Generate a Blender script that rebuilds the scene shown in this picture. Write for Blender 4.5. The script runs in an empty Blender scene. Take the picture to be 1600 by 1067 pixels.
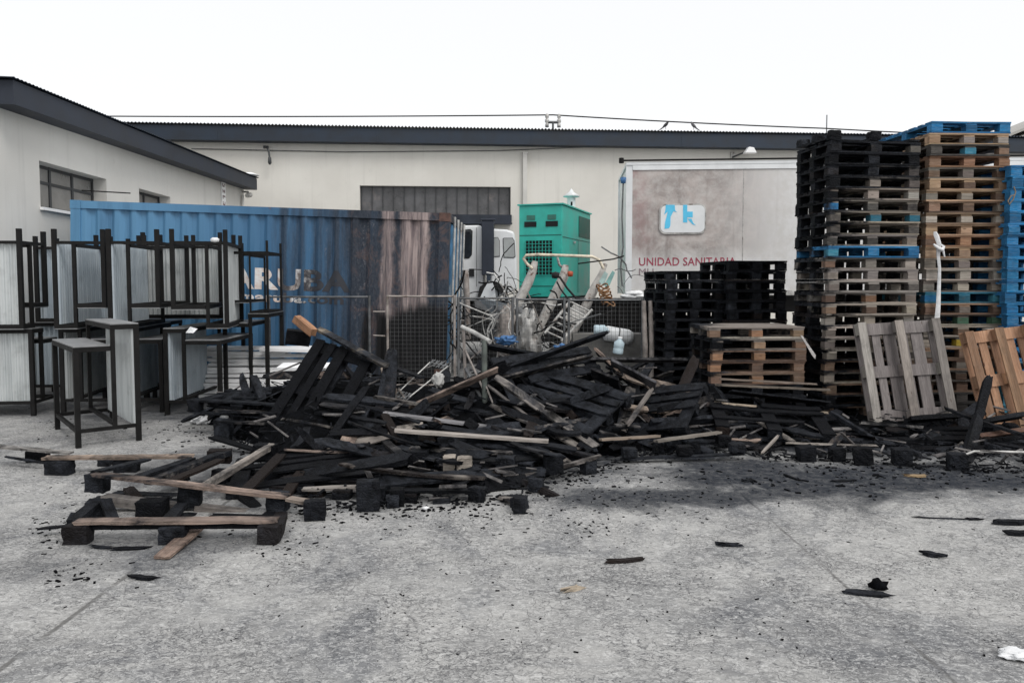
import bpy, bmesh, math, random
from mathutils import Vector, Matrix, noise
random.seed(7)
R = math.radians
SC = bpy.context.scene
COL = SC.collection

# ------------------------------------------------------------------ camera
F_PX, PITCH, SHIFT, EYE = 1150.0, R(3.2), -0.01825, 1.70
cam_d = bpy.data.cameras.new('camera')
cam = bpy.data.objects.new('camera', cam_d); COL.objects.link(cam)
cam.location = (0, 0, EYE); cam.rotation_euler = (R(90) - PITCH, 0, 0)
cam_d.sensor_width = 36; cam_d.lens = 36 * F_PX / 1600; cam_d.shift_y = SHIFT
cam_d.clip_end = 2000; cam_d.clip_start = .05
SC.camera = cam

def ray(px, py):
    u = (px - 800) / F_PX; v = (533.5 - py) / F_PX + SHIFT * 1600 / F_PX
    c, s = math.cos(PITCH), math.sin(PITCH)
    return Vector((u, c + v * s, -s + v * c))
def W(px, py, d):                     # the point at depth d (world Y) seen at a photo pixel
    r = ray(px, py); return Vector((0, 0, EYE)) + r * (d / r.y)
def G(px, py, z=0.0):                 # the point at height z seen at a photo pixel
    r = ray(px, py); return Vector((0, 0, EYE)) + r * ((z - EYE) / r.z)

# ------------------------------------------------------------------ mesh helpers
class MB:
    def __init__(s): s.v = []; s.f = []; s.smooth = set()
    def add(s, vs, fs, smooth=False):
        o = len(s.v); s.v += [tuple(v) for v in vs]
        for f in fs:
            if smooth: s.smooth.add(len(s.f))
            s.f.append(tuple(i + o for i in f))
        return s
    def box(s, c, size, M=None):
        x, y, z = (k / 2 for k in size); c = Vector(c)
        vs = [Vector((a * x, b * y, d * z)) for d in (-1, 1) for b in (-1, 1) for a in (-1, 1)]
        vs = [(M @ v if M else v) + c for v in vs]
        return s.add(vs, [(0, 2, 3, 1), (4, 5, 7, 6), (0, 1, 5, 4), (2, 6, 7, 3), (0, 4, 6, 2), (1, 3, 7, 5)])
    def bb(s, lo, hi):
        lo, hi = Vector(lo), Vector(hi); return s.box((lo + hi) / 2, hi - lo)
    def beam(s, p, q, w, t, up=(0, 0, 1), roll=0):
        p, q = Vector(p), Vector(q); M = frame(q - p, up, roll)
        return s.box((p + q) / 2, ((q - p).length, w, t), M)
    def tube(s, pts, r, n=8, cap=True):
        pts = [Vector(p) for p in pts]; rs = r if isinstance(r, (list, tuple)) else [r] * len(pts)
        vs, fs = [], []
        ref = None
        for i, p in enumerate(pts):
            a = pts[max(i - 1, 0)]; b = pts[min(i + 1, len(pts) - 1)]
            t = (b - a).normalized()
            if ref is None: ref = t.orthogonal().normalized()
            ref = (ref - t * ref.dot(t))
            ref = ref.normalized() if ref.length > 1e-6 else t.orthogonal().normalized()
            bi = t.cross(ref)
            for k in range(n):
                an = 2 * math.pi * k / n
                vs.append(p + (ref * math.cos(an) + bi * math.sin(an)) * rs[i])
        for i in range(len(pts) - 1):
            for k in range(n):
                k2 = (k + 1) % n
                fs.append((i * n + k, i * n + k2, (i + 1) * n + k2, (i + 1) * n + k))
        s.add(vs, fs, smooth=n > 5)
        if cap:
            m = len(pts) - 1
            s.add(vs[:n], [tuple(range(n))[::-1]]); s.add(vs[m * n:], [tuple(range(n))])
        return s
    def lathe(s, prof, c=(0, 0, 0), n=20, M=None):
        c = Vector(c); vs = []; fs = []
        for r, z in prof:
            for k in range(n):
                a = 2 * math.pi * k / n; v = Vector((r * math.cos(a), r * math.sin(a), z))
                vs.append((M @ v if M else v) + c)
        for i in range(len(prof) - 1):
            for k in range(n):
                k2 = (k + 1) % n; fs.append((i * n + k, i * n + k2, (i + 1) * n + k2, (i + 1) * n + k))
        return s.add(vs, fs, smooth=True)
    def prism(s, poly, a, b, M=None):       # outline in (x,z), from y=a to y=b
        n = len(poly)
        vs = [Vector((x, a, z)) for x, z in poly] + [Vector((x, b, z)) for x, z in poly]
        if M: vs = [M @ v for v in vs]
        fs = [tuple(range(n)), tuple(range(n, 2 * n))[::-1]] + [(i, i + n, (i + 1) % n + n, (i + 1) % n) for i in range(n)]
        return s.add(vs, fs)
    def mesh(s, name):
        me = bpy.data.meshes.new(name); me.from_pydata(s.v, [], s.f); me.update()
        bm = bmesh.new(); bm.from_mesh(me); bmesh.ops.recalc_face_normals(bm, faces=bm.faces); bm.to_mesh(me); bm.free()
        for i in s.smooth: me.polygons[i].use_smooth = True
        return me
    def build(s, name, m, parent=None, bevel=0):
        o = mobj(name, s.mesh(name), m, parent)
        if bevel:
            b = o.modifiers.new('bevel', 'BEVEL'); b.width = bevel; b.segments = 2; b.limit_method = 'ANGLE'
        return o

def frame(d, up=(0, 0, 1), roll=0):        # columns: along, across, normal
    x = Vector(d).normalized(); up = Vector(up)
    if abs(x.dot(up)) > .985: up = Vector((0, -1, 0))
    z = (up - x * up.dot(x)).normalized(); y = z.cross(x)
    M = Matrix((x, y, z)).transposed()
    if roll: M = M @ Matrix.Rotation(roll, 3, 'X')
    return M

def mobj(name, me, m, parent=None):
    o = bpy.data.objects.new(name, me); COL.objects.link(o)
    if m is not None:
        if not me.materials: me.materials.append(m)
    if parent: o.parent = parent
    return o
def tag(o, label=None, cat=None, group=None, kind=None):
    if label: o['label'] = label
    if cat: o['category'] = cat
    if group: o['group'] = group
    if kind: o['kind'] = kind
    return o
def thing(name, label, cat, loc=(0, 0, 0), rz=0, group=None, M=None):
    o = bpy.data.objects.new(name, None); COL.objects.link(o); o.empty_display_size = .1
    if M is not None: o.matrix_world = M
    else: o.location = loc; o.rotation_euler = (0, 0, rz)
    return tag(o, label, cat, group)
def M4(m3, loc):
    M = m3.to_4x4(); M.translation = Vector(loc); return M

# ------------------------------------------------------------------ node helpers
class NT:
    def __init__(s, name, rough=.6, metal=0.0, spec=.5):
        s.m = bpy.data.materials.new(name); s.m.use_nodes = True
        s.t = s.m.node_tree; s.b = s.t.nodes['Principled BSDF']
        s.b.inputs['Roughness'].default_value = rough; s.b.inputs['Metallic'].default_value = metal
        s.b.inputs['Specular IOR Level'].default_value = spec
    def put(s, sock, v):
        if isinstance(v, bpy.types.NodeSocket): s.t.links.new(v, sock)
        elif isinstance(v, (tuple, list)) and sock.type == 'RGBA': sock.default_value = (*v[:3], 1)
        elif v is not None: sock.default_value = v
    def n(s, t, **kw):
        o = s.t.nodes.new(t)
        for k, v in kw.items(): setattr(o, k, v)
        return o
    def coord(s, which='Object', scale=(1, 1, 1), rnd=False, loc=(0, 0, 0)):
        c = s.n('ShaderNodeTexCoord').outputs[which]
        mp = s.n('ShaderNodeMapping'); s.put(mp.inputs['Vector'], c); mp.inputs['Scale'].default_value = scale
        mp.inputs['Location'].default_value = loc
        if rnd:
            oi = s.n('ShaderNodeObjectInfo').outputs['Random']
            s.put(mp.inputs['Location'], s.vmul(oi, (37, 53, 71)))
        return mp.outputs[0]
    def vmul(s, v, k):
        o = s.n('ShaderNodeVectorMath', operation='MULTIPLY'); s.put(o.inputs[0], v); o.inputs[1].default_value = k; return o.outputs[0]
    def noise(s, vec, scale=5, detail=4, rough=.55, dist=0):
        o = s.n('ShaderNodeTexNoise'); s.put(o.inputs['Vector'], vec); o.inputs['Scale'].default_value = scale
        o.inputs['Detail'].default_value = detail; o.inputs['Roughness'].default_value = rough; o.inputs['Distortion'].default_value = dist
        return o.outputs['Fac']
    def voro(s, vec, scale=5, feature='F1', out='Distance', rnd=1):
        o = s.n('ShaderNodeTexVoronoi', feature=feature); s.put(o.inputs['Vector'], vec); o.inputs['Scale'].default_value = scale
        o.inputs['Randomness'].default_value = rnd
        return o.outputs[out]
    def math(s, op, a, b=0.0, clamp=False):
        o = s.n('ShaderNodeMath', operation=op, use_clamp=clamp); s.put(o.inputs[0], a); s.put(o.inputs[1], b); return o.outputs[0]
    def sm(s, v, lo, hi, a=0.0, b=1.0):
        o = s.n('ShaderNodeMapRange', interpolation_type='SMOOTHSTEP'); s.put(o.inputs['Value'], v)
        s.put(o.inputs['From Min'], lo); s.put(o.inputs['From Max'], hi); o.inputs['To Min'].default_value = a; o.inputs['To Max'].default_value = b
        return o.outputs['Result']
    def mix(s, f, a, b, mode='MIX'):
        o = s.n('ShaderNodeMix', data_type='RGBA', blend_type=mode); s.put(o.inputs[0], f); s.put(o.inputs[6], a); s.put(o.inputs[7], b); return o.outputs[2]
    def sep(s, v):
        o = s.n('ShaderNodeSeparateXYZ'); s.put(o.inputs[0], v); return o.outputs
    def bump(s, h, strength=.3, dist=.01):
        o = s.n('ShaderNodeBump'); s.put(o.inputs['Height'], h); o.inputs['Strength'].default_value = strength; o.inputs['Distance'].default_value = dist
        s.t.links.new(o.outputs[0], s.b.inputs['Normal'])
    def col(s, c): s.put(s.b.inputs['Base Color'], c)
    def rough(s, c): s.put(s.b.inputs['Roughness'], c)

def simple(name, c, rough=.6, metal=0, var=.25, scale=6, bump=0, spec=.5, dirt=None, rnd=False):
    k = NT(name, rough, metal, spec); v = k.coord(rnd=rnd)
    a = k.noise(v, scale, 6, .65)
    lo = tuple(x * (1 - var) for x in c); hi = tuple(min(1, x * (1 + var)) for x in c)
    cc = k.mix(k.sm(a, .3, .7), lo, hi)
    if dirt:
        d = k.noise(v, scale * .6, 8, .7); cc = k.mix(k.sm(d, dirt[1], dirt[1] + .14), cc, dirt[0])
    k.col(cc); k.rough(k.sm(a, .2, .8, max(0, rough - .12), min(1, rough + .12)))
    if bump: k.bump(k.noise(v, scale * 6, 5), bump, .01)
    return k.m

# ---- wood: the object colour is the bare wood, its alpha how far the fire has charred it, plus any painted inner shade
def wood_mat():
    k = NT('scorched_wood', .8, 0, .3)
    oi = k.n('ShaderNodeObjectInfo')
    v = k.coord(rnd=True); g = k.coord(scale=(2.2, 34, 34), rnd=True)
    gr = k.noise(g, 1.6, 6, .62, .6); fine = k.noise(g, 6, 3, .6)
    bl = k.noise(v, 3.1, 5, .6, .4)
    t1 = k.mix(k.sm(gr, .28, .72), k.mix(.55, (0, 0, 0), oi.outputs['Color']), oi.outputs['Color'])
    t2 = k.mix(k.math('MULTIPLY', k.sm(fine, .42, .75), .35), t1, k.mix(.4, oi.outputs['Color'], (.75, .72, .66)))
    t3 = k.mix(k.math('MULTIPLY', k.sm(bl, .52, .72), .55), t2, k.mix(.3, (.02, .02, .02), oi.outputs['Color']))
    sl = k.noise(k.coord(scale=(.25, 8, .25), rnd=True), 1.0, 1, .5); t3 = k.mix(1.0, t3, k.mix(k.sm(sl, .35, .65), (.72, .70, .70), (1.14, 1.13, 1.12)), 'MULTIPLY')
    rn = k.math('FRACT', k.math('MULTIPLY', oi.outputs['Random'], 17.3))
    t3 = k.mix(1.0, t3, k.mix(rn, (.62, .62, .64), (1.12, 1.08, 1.04)), 'MULTIPLY')
    knot = k.voro(k.coord(scale=(1.2, 5, 5), rnd=True), 2.6)
    t3 = k.mix(k.sm(knot, .05, .10, .75, 0), t3, (.05, .03, .02))
    ch = k.noise(v, 2.3, 7, .68, .7)
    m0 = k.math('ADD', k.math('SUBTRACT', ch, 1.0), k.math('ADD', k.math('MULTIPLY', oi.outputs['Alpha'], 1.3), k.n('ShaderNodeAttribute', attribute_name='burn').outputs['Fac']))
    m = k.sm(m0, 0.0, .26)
    cn = k.noise(v, 9, 6, .7)
    rb = k.math('FRACT', k.math('MULTIPLY', oi.outputs['Random'], 91.7))
    char = k.mix(k.sm(cn, .3, .75), (.003, .0034, .0045), k.mix(k.math('POWER', rb, 1.5), (.005, .0056, .0078), (.042, .047, .058)))  # charcoal tone varies by piece, with a grey sky sheen painted in
    warm = k.sm(k.math('FRACT', k.math('MULTIPLY', oi.outputs['Random'], 53.1)), .86, .98, 0, .6)
    char = k.mix(warm, char, (.026, .018, .014))
    ash = k.noise(g, 1.1, 8, .75, .4)
    char = k.mix(k.sm(ash, .62, .76, 0, .6), char, (.16, .165, .175))
    k.col(k.mix(m, t3, char))
    al = k.voro(k.coord(scale=(26, 40, 40), rnd=True), 1.0, 'DISTANCE_TO_EDGE')
    h = k.mix(m, gr, k.sm(al, 0, .16))
    k.bump(h, .75, .006)
    k.rough(k.sm(m, 0, 1, .82, .66)); k.put(k.b.inputs['Specular IOR Level'], k.sm(m, 0, 1, .3, .11))
    return k.m

def ground_mat():
    k = NT('yard_concrete', .85, 0, .35)
    v = k.coord(); X, Y, Z = k.sep(v)
    big = k.noise(v, .55, 5, .6, .3); mid = k.noise(v, 2.6, 7, .68, .4); fine = k.noise(v, 24, 6, .75); gr = k.noise(v, 90, 4, .8)
    c = k.mix(k.sm(big, .3, .7), (.205, .206, .207), (.37, .367, .357))
    c = k.mix(k.sm(mid, .40, .66, 0, .7), c, (.40, .396, .384))
    c = k.mix(k.sm(k.noise(v, .9, 8, .72, 1.4), .48, .66, 0, .78), c, (.135, .14, .15))
    c = k.mix(k.sm(k.noise(k.coord(scale=(1, 1.7, 1)), 2.0, 6, .7, .5), .60, .74, 0, .65), c, (.60, .60, .59))
    c = k.mix(k.sm(fine, .56, .72, 0, .75), c, (.13, .13, .135))
    c = k.mix(k.sm(fine, .28, .42, .6, 0), c, (.55, .55, .53))
    c = k.mix(k.sm(gr, .62, .75, 0, .55), c, (.07, .07, .075))
    for sc_, wd, st_, sd_ in ((9, .022, .75, 0), (17, .03, .8, 3.7), (34, .04, .7, 7.9)):
        nn = k.noise(k.coord(scale=(.8, 1.25, 1), loc=(sd_, sd_ * 2, 0)), sc_, 3, .6, .35)
        rg = k.math('MULTIPLY', k.sm(k.math('ABSOLUTE', k.math('SUBTRACT', nn, .5)), 0, wd, 1, 0), k.sm(k.noise(k.coord(loc=(sd_ * 3, 1, 0)), 2.2, 5, .65), .42, .6))
        c = k.mix(k.math('MULTIPLY', rg, st_), c, (.06, .062, .068))
        lt = k.math('MULTIPLY', k.sm(k.math('ABSOLUTE', k.math('SUBTRACT', nn, .585)), 0, wd, 1, 0), .45)
        c = k.mix(lt, c, (.58, .58, .57))
    # crazing: two nets of hairline cracks, broken up by patches
    wv = k.n('ShaderNodeVectorMath', operation='ADD'); no = k.n('ShaderNodeTexNoise'); k.put(no.inputs['Vector'], v); no.inputs['Scale'].default_value = 7; no.inputs['Detail'].default_value = 5
    k.put(wv.inputs[0], v); k.put(wv.inputs[1], k.vmul(no.outputs['Color'], (.22, .22, 0)))
    wv = wv.outputs[0]
    e1 = k.voro(wv, 7.5, 'DISTANCE_TO_EDGE'); e2 = k.voro(wv, 19, 'DISTANCE_TO_EDGE')
    patch = k.sm(k.noise(v, 1.4, 4, .6, .5), .42, .66)
    ck = k.math('MULTIPLY', k.sm(e2, .0, .075, 1, 0), patch)
    ck = k.math('MAXIMUM', ck, k.math('MULTIPLY', k.sm(e1, 0, .028, 1, 0), k.sm(k.noise(v, 2.1, 3), .45, .6)))
    c = k.mix(k.math('MULTIPLY', ck, .5), c, (.055, .055, .06))
    # saw-cut joints between the slabs
    def joint(p, q, w):
        d = (q - p).to_2d().normalized(); n_ = Vector((-d.y, d.x))
        s1 = k.math('MULTIPLY', X, n_.x); s2 = k.math('MULTIPLY', Y, n_.y)
        ds = k.math('SUBTRACT', k.math('ADD', s1, s2), n_.dot(p.to_2d()))
        ds = k.math('ADD', ds, k.math('MULTIPLY', k.math('SUBTRACT', mid, .5), .045))
        return k.sm(k.math('ABSOLUTE', ds), w * .35, w, 1, 0)
    j = k.math('MAXIMUM', joint(G(0, 1045), G(240, 868), .022), joint(G(1270, 870), G(1488, 1062), .014))
    c = k.mix(k.math('MULTIPLY', j, k.sm(mid, .38, .6, .15, .8)), c, (.085, .083, .08))
    # soot washed out round the burnt heap
    s = None
    for (px, py, rx, ry, st) in SOOT:
        p = G(px, py)
        dx = k.math('DIVIDE', k.math('SUBTRACT', X, p.x), rx); dy = k.math('DIVIDE', k.math('SUBTRACT', Y, p.y), ry)
        r2 = k.math('SQRT', k.math('ADD', k.math('MULTIPLY', dx, dx), k.math('MULTIPLY', dy, dy)))
        r2 = k.math('ADD', r2, k.math('MULTIPLY', k.math('SUBTRACT', k.noise(v, 1.5, 9, .74, .9), .5), 2.6))
        e = k.sm(r2, .45, 1.45, st, 0)
        s = e if s is None else k.math('MAXIMUM', s, e)
    s = k.math('MULTIPLY', s, k.sm(k.noise(v, 14, 7, .75, .4), .42, .66, 1.0, .80))
    c = k.mix(s, c, (.016, .0195, .027))
    k.col(c)
    k.rough(k.sm(s, 0, 1, .9, .82)); k.put(k.b.inputs['Specular IOR Level'], k.sm(s, 0, 1, .3, .12))
    k.bump(k.math('SUBTRACT', k.math('ADD', k.math('MULTIPLY', mid, .4), k.math('MULTIPLY', fine, .5)), k.math('MULTIPLY', k.math('MAXIMUM', ck, j), .5)), .55, .012)
    return k.m
SOOT = [(1060, 775, 1.0, .28, .92), (1250, 750, 1.3, .62, .97), (1470, 745, 1.7, .55, .97), (1160, 735, .8, .5, .95), (800, 700, 1.5, 1.2, .95), (560, 735, 1.3, 1.0, .9),
        (960, 782, .7, .25, .85), (1085, 712, .42, .22, .98), (1150, 690, 1.2, .45, .95), (330, 730, 1.0, .8, .6), (270, 845, .75, .28, .5), (90, 888, .5, .2, .35),
        (300, 640, 1.6, .8, .75), (60, 640, 1.2, .6, .7), (1350, 690, 2.4, .8, .97), (620, 560, 3.2, 2.0, .95), (1000, 600, 2.5, 2.5, .95), (250, 880, .35, .16, .45)]

def wall_mat(name, seed, c0, c1, soot=None):
    k = NT(name, .9, 0, .25)
    v = k.coord(loc=(seed, seed * .7, 0)); st = k.coord(scale=(3.5, 3.5, .16), loc=(seed, 0, 0))
    c = k.mix(k.sm(k.noise(v, .5, 5, .6), .3, .7), c0, c1)
    c = k.mix(k.sm(k.noise(st, 1.2, 6, .65), .52, .78, 0, .35), c, tuple(x * .66 for x in c0))
    c = k.mix(k.sm(k.noise(v, 2.4, 7, .7), .60, .78, 0, .35), c, tuple(x * .72 for x in c0))
    c = k.mix(k.sm(k.noise(v, 9, 5, .7), .70, .76, 0, .5), c, (.2, .19, .18))
    k.col(c); k.bump(k.noise(v, 45, 5, .7), .25, .008)
    return k.m

def container_mat():
    k = NT('container_paint', .5, 0, .4)
    v = k.coord(); X, Y, Z = k.sep(v)
    st = k.coord(scale=(3.6, 3.6, .28)); blist = k.noise(k.coord(scale=(9, 9, 4.5)), 3.2, 8, .75, .8)
    a = k.noise(st, 1.0, 6, .62); b = k.noise(v, 1.2, 5, .6)
    blue = k.mix(k.sm(X, .3, 4.2), (.11, .275, .46), (.042, .13, .25))
    blue = k.mix(k.sm(a, .45, .75, 0, .5), blue, (.025, .085, .18))
    blue = k.mix(k.sm(k.noise(v, 14, 6, .75), .66, .74, 0, .35), blue, (.14, .2, .26))
    wob = k.math('MULTIPLY', k.math('SUBTRACT', a, .5), 3.4)
    xs = k.math('ADD', X, wob)
    soot = k.sm(xs, 3.25, 4.7, 0, .94)
    # darker vents where single ribs burnt through
    for cx, w_, s_ in ((3.43, .07, .75), (3.98, .09, .75), (4.27, .06, .85), (4.62, .10, .9), (4.82, .10, .9)):
        d = k.math('ABSOLUTE', k.math('SUBTRACT', k.math('ADD', X, k.math('MULTIPLY', k.math('SUBTRACT', b, .5), .12)), cx))
        soot = k.math('MAXIMUM', soot, k.math('MULTIPLY', k.sm(d, w_ * .5, w_ * 1.5, s_, 0), k.sm(a, .25, .5)))
    sc = k.mix(k.sm(blist, .35, .7), (.014, .018, .026), (.052, .056, .068))
    c = k.mix(soot, blue, sc)
    flake = k.math('MULTIPLY', k.math('MULTIPLY', k.sm(blist, .55, .62, 0, .75), k.sm(k.noise(k.coord(scale=(6, 6, .22), loc=(4, 0, 0)), 1.0, 3, .5), .52, .62)), k.math('MULTIPLY', k.sm(X, 3.7, 4.0), k.sm(X, 4.7, 5.1, 1, .25)))
    c = k.mix(flake, c, (.20, .19, .20))
    brn = k.math('MULTIPLY', k.sm(k.noise(k.coord(scale=(1.6, 1.6, 1.3), loc=(3, 1, 0)), 1.9, 9, .78, .9), .50, .60, 0, .5), k.sm(xs, 4.2, 4.9))
    c = k.mix(brn, c, (.135, .085, .072))
    # bare metal where all paint has burnt away
    def band(x0, x1, z0):
        xx = k.math('ADD', X, k.math('MULTIPLY', k.math('SUBTRACT', k.noise(k.coord(scale=(3, 3, 1.6)), 1.6, 6, .7), .5), .22))
        m = k.math('MULTIPLY', k.sm(xx, x0 - .05, x0 + .04), k.sm(xx, x1 - .04, x1 + .05, 1, 0))
        return k.math('MULTIPLY', m, k.sm(k.math('ADD', Z, k.math('MULTIPLY', wob, .35)), z0, z0 + .35))
    bare = k.math('MAXIMUM', band(5.00, 5.17, .8), band(5.29, 5.72, .75))
    bare = k.math('MULTIPLY', bare, k.sm(k.noise(st, 2.3, 7, .7), .34, .52, .25, 1))
    c = k.mix(bare, c, k.mix(k.sm(k.noise(st, 3.1, 7, .75, .4), .36, .62), (.13, .105, .11), (.40, .325, .31)))
    hole = k.math('MULTIPLY', k.sm(xs, 4.7, 5.2), k.sm(k.math('ADD', Z, k.math('MULTIPLY', wob, .2)), .95, 1.15, 1, 0))
    c = k.mix(hole, c, (.006, .006, .007))
    rust = k.math('MULTIPLY', k.sm(k.noise(v, 6, 8, .72), .62, .70), k.sm(Z, 2.38, 2.55))
    c = k.mix(rust, c, (.16, .07, .05))
    k.col(c); k.rough(k.sm(soot, 0, 1, .45, .78)); k.bump(k.math('ADD', k.math('MULTIPLY', blist, soot), k.math('MULTIPLY', k.noise(v, 3, 4), .6)), .35, .012)
    return k.m

def letter_mat():
    k = NT('container_lettering', .6, 0, .3)
    v = k.coord(); X, Y, Z = k.sep(v)
    a = k.noise(k.coord(scale=(3.6, 3.6, .28)), 1.0, 6, .62); n2 = k.noise(v, 5, 7, .72, .5)
    c = k.mix(k.sm(n2, .4, .65), (.80, .80, .80), (.68, .53, .45))
    xs = k.math('ADD', X, k.math('MULTIPLY', k.math('SUBTRACT', n2, .5), 1.5))
    c = k.mix(k.sm(xs, 3.35, 3.95, 0, .98), c, (.028, .032, .042))
    dd = k.math('ABSOLUTE', k.math('SUBTRACT', X, 3.47))
    c = k.mix(k.sm(dd, .05, .12, .9, 0), c, (.035, .04, .05))
    k.col(c); return k.m

def trailer_mat():
    k = NT('trailer_side', .55, 0, .4)
    v = k.coord(); X, Y, Z = k.sep(v)
    n1 = k.noise(v, 1.3, 7, .7, .8); n2 = k.noise(v, 5, 7, .72); st = k.noise(k.coord(scale=(3, 3, .2)), 1.3, 6, .6)
    base = k.mix(k.sm(n2, .3, .7), (.60, .59, .57), (.72, .72, .72))
    area = k.math('MULTIPLY', k.sm(k.math('ADD', X, k.math('MULTIPLY', n1, .8)), 1.9, 4.0, 1, 0), k.sm(k.math('ADD', Z, k.math('MULTIPLY', n1, .6)), 2.35, 2.75, .12, 1))
    gr = k.mix(k.sm(n1, .35, .62), (.47, .415, .39), (.27, .235, .22))
    c = k.mix(k.math('MULTIPLY', area, k.sm(n2, .25, .6, .35, .95)), base, gr)
    c = k.mix(k.math('MULTIPLY', k.sm(st, .55, .72, 0, .5), area), c, (.2, .17, .16))
    red = k.math('MULTIPLY', k.sm(X, .12, .75, 1, 0), k.sm(k.noise(v, 1.1, 6, .7), .42, .6, 0, .6))
    c = k.mix(k.math('MULTIPLY', red, k.sm(Z, 2.0, 2.6)), c, (.34, .20, .20))
    c = k.mix(k.sm(k.noise(v, 16, 5, .75), .68, .75, 0, .5), c, (.72, .71, .7))
    k.col(c); k.bump(n1, .15, .02); return k.m

def galv_mat(name, c0, c1, metal=.35):
    k = NT(name, .42, metal, .5)
    v = k.coord(rnd=True); st = k.coord(scale=(5, 5, .5), rnd=True)
    a = k.noise(st, 1.6, 6, .65); b = k.noise(v, 3, 5, .6)
    c = k.mix(k.sm(a, .3, .7), c0, c1)
    c = k.mix(k.sm(b, .5, .75, 0, .55), c, tuple(x * .55 for x in c0))
    c = k.mix(k.sm(k.noise(v, 11, 6, .7), .70, .74, 0, .7), c, (.75, .77, .78))
    k.col(c); k.rough(k.sm(a, .2, .8, .34, .62)); k.bump(b, .1, .01); return k.m

WOOD = wood_mat()
GROUND = ground_mat()
WALL = wall_mat('warehouse_render', 3.1, (.615, .598, .555), (.695, .678, .632))
WALL2 = wall_mat('shed_render', 9.4, (.60, .59, .56), (.68, .67, .64))
FASCIA = simple('navy_fascia', (.012, .021, .036), .6, 0, .35, 1.5)
FASCIA2 = simple('slate_fascia', (.026, .032, .045), .6, 0, .3, 1.2, spec=.3)
CONT = container_mat(); LETTER = letter_mat(); TRAILER = trailer_mat()
GALV = galv_mat('galvanised_sheet', (.37, .43, .48), (.50, .56, .60))
GALVL = galv_mat('pale_galvanised_sheet', (.46, .49, .495), (.60, .63, .63))
TOPSHEET = galv_mat('grey_table_sheet', (.22, .225, .23), (.33, .335, .34), .3)
STEEL = simple('black_steel_tube', (.0075, .0072, .0072), .65, 0, .5, 9, dirt=((.04, .03, .026), .62), rnd=True, spec=.22)
RUSTY = simple('fire_bleached_steel', (.30, .27, .25), .75, .2, .4, 7, .3, dirt=((.13, .08, .06), .56), rnd=True)
PALEMETAL = simple('pale_scorched_metal', (.46, .455, .44), .6, .3, .4, 6, .1, dirt=((.12, .085, .065), .55), rnd=True)
GREYMETAL = simple('dull_grey_metal', (.13, .135, .14), .55, .4, .4, 8, dirt=((.05, .04, .035), .58), rnd=True)
GREEN = simple('generator_paint', (.026, .40, .33), .45, 0, .16, 2.2, dirt=((.06, .30, .24), .66))
WHITEP = simple('white_vehicle_paint', (.74, .76, .77), .35, 0, .08, 2, dirt=((.5, .5, .49), .64))
POSTP = simple('blistered_post_paint', (.52, .50, .47), .75, .1, .25, 9, .4, dirt=((.15, .09, .07), .53), rnd=True)
WHITE = simple('white_coated_board', (.88, .885, .89), .6, 0, .05, 3, dirt=((.5, .49, .48), .66), rnd=True)
BLACKP = simple('black_rubber', (.012, .012, .013), .8, 0, .4, 12)
DARK = simple('dark_void', (.006, .006, .007), .9, 0, .3, 5)
WINFRAME = simple('dark_window_frame', (.045, .048, .052), .5, .2, .3, 5)
FROST = simple('dusty_glass', (.23, .225, .215), .35, 0, .18, 2.5, dirt=((.33, .32, .30), .60))
GLASSD = simple('tinted_glass', (.02, .024, .03), .08, 0, .4, 1.5)
GLASSL = simple('pale_glass', (.34, .36, .36), .12, 0, .2, 1.5)
RAG = simple('white_rag', (.72, .73, .74), .9, 0, .15, 14, .3)
BLUEPL = simple('blue_plastic', (.05, .14, .31), .6, 0, .4, 10, rnd=True)
PALEPL = simple('pale_blue_plastic', (.48, .60, .66), .35, 0, .15, 6)
ASH = simple('ash_and_charcoal', (.003, .0034, .0044), .95, 0, .8, 14, .9, .06, dirt=((.05, .052, .058), .66))
REDINK = simple('faded_red_lettering', (.33, .055, .09), .6, 0, .25, 9, dirt=((.5, .3, .32), .60))
GREYINK = simple('faded_grey_lettering', (.27, .2, .22), .6, 0, .2, 9)
CYAN = simple('sky_blue_decal', (.10, .55, .83), .4, 0, .08, 3)
COPPER = simple('burnt_copper_coil', (.24, .12, .05), .6, .3, .5, 12, dirt=((.45, .38, .28), .55))
# ================================================================== the setting
g = MB(); g.add([(-150, -60, 0), (150, -60, 0), (150, 240, 0), (-150, 240, 0)], [(0, 1, 2, 3)])
go = g.build('ground', GROUND); tag(go, 'grey cracked concrete yard with soot washed round the burnt heap', 'ground', kind='structure')

def holes_wall(x0, x1, z0, z1, holes, depth=.25):
    """front face at y=0, reveals going back to y=depth; holes are (xa, xb, za, zb)"""
    m = MB(); xs = sorted({x0, x1, *[h[0] for h in holes], *[h[1] for h in holes]}); zs = sorted({z0, z1, *[h[2] for h in holes], *[h[3] for h in holes]})
    for i in range(len(xs) - 1):
        for j in range(len(zs) - 1):
            cx, cz = (xs[i] + xs[i + 1]) / 2, (zs[j] + zs[j + 1]) / 2
            if any(h[0] < cx < h[1] and h[2] < cz < h[3] for h in holes): continue
            a, b, c, d = xs[i], xs[i + 1], zs[j], zs[j + 1]
            m.add([(a, 0, c), (b, 0, c), (b, 0, d), (a, 0, d)], [(0, 1, 2, 3)])
    for a, b, c, d in holes:
        m.add([(a, 0, c), (b, 0, c), (b, depth, c), (a, depth, c)], [(0, 1, 2, 3)]); m.add([(a, 0, d), (b, 0, d), (b, depth, d), (a, depth, d)], [(0, 1, 2, 3)])
        m.add([(a, 0, c), (a, 0, d), (a, depth, d), (a, depth, c)], [(0, 1, 2, 3)]); m.add([(b, 0, c), (b, 0, d), (b, depth, d), (b, depth, c)], [(0, 1, 2, 3)])
    return m

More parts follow.
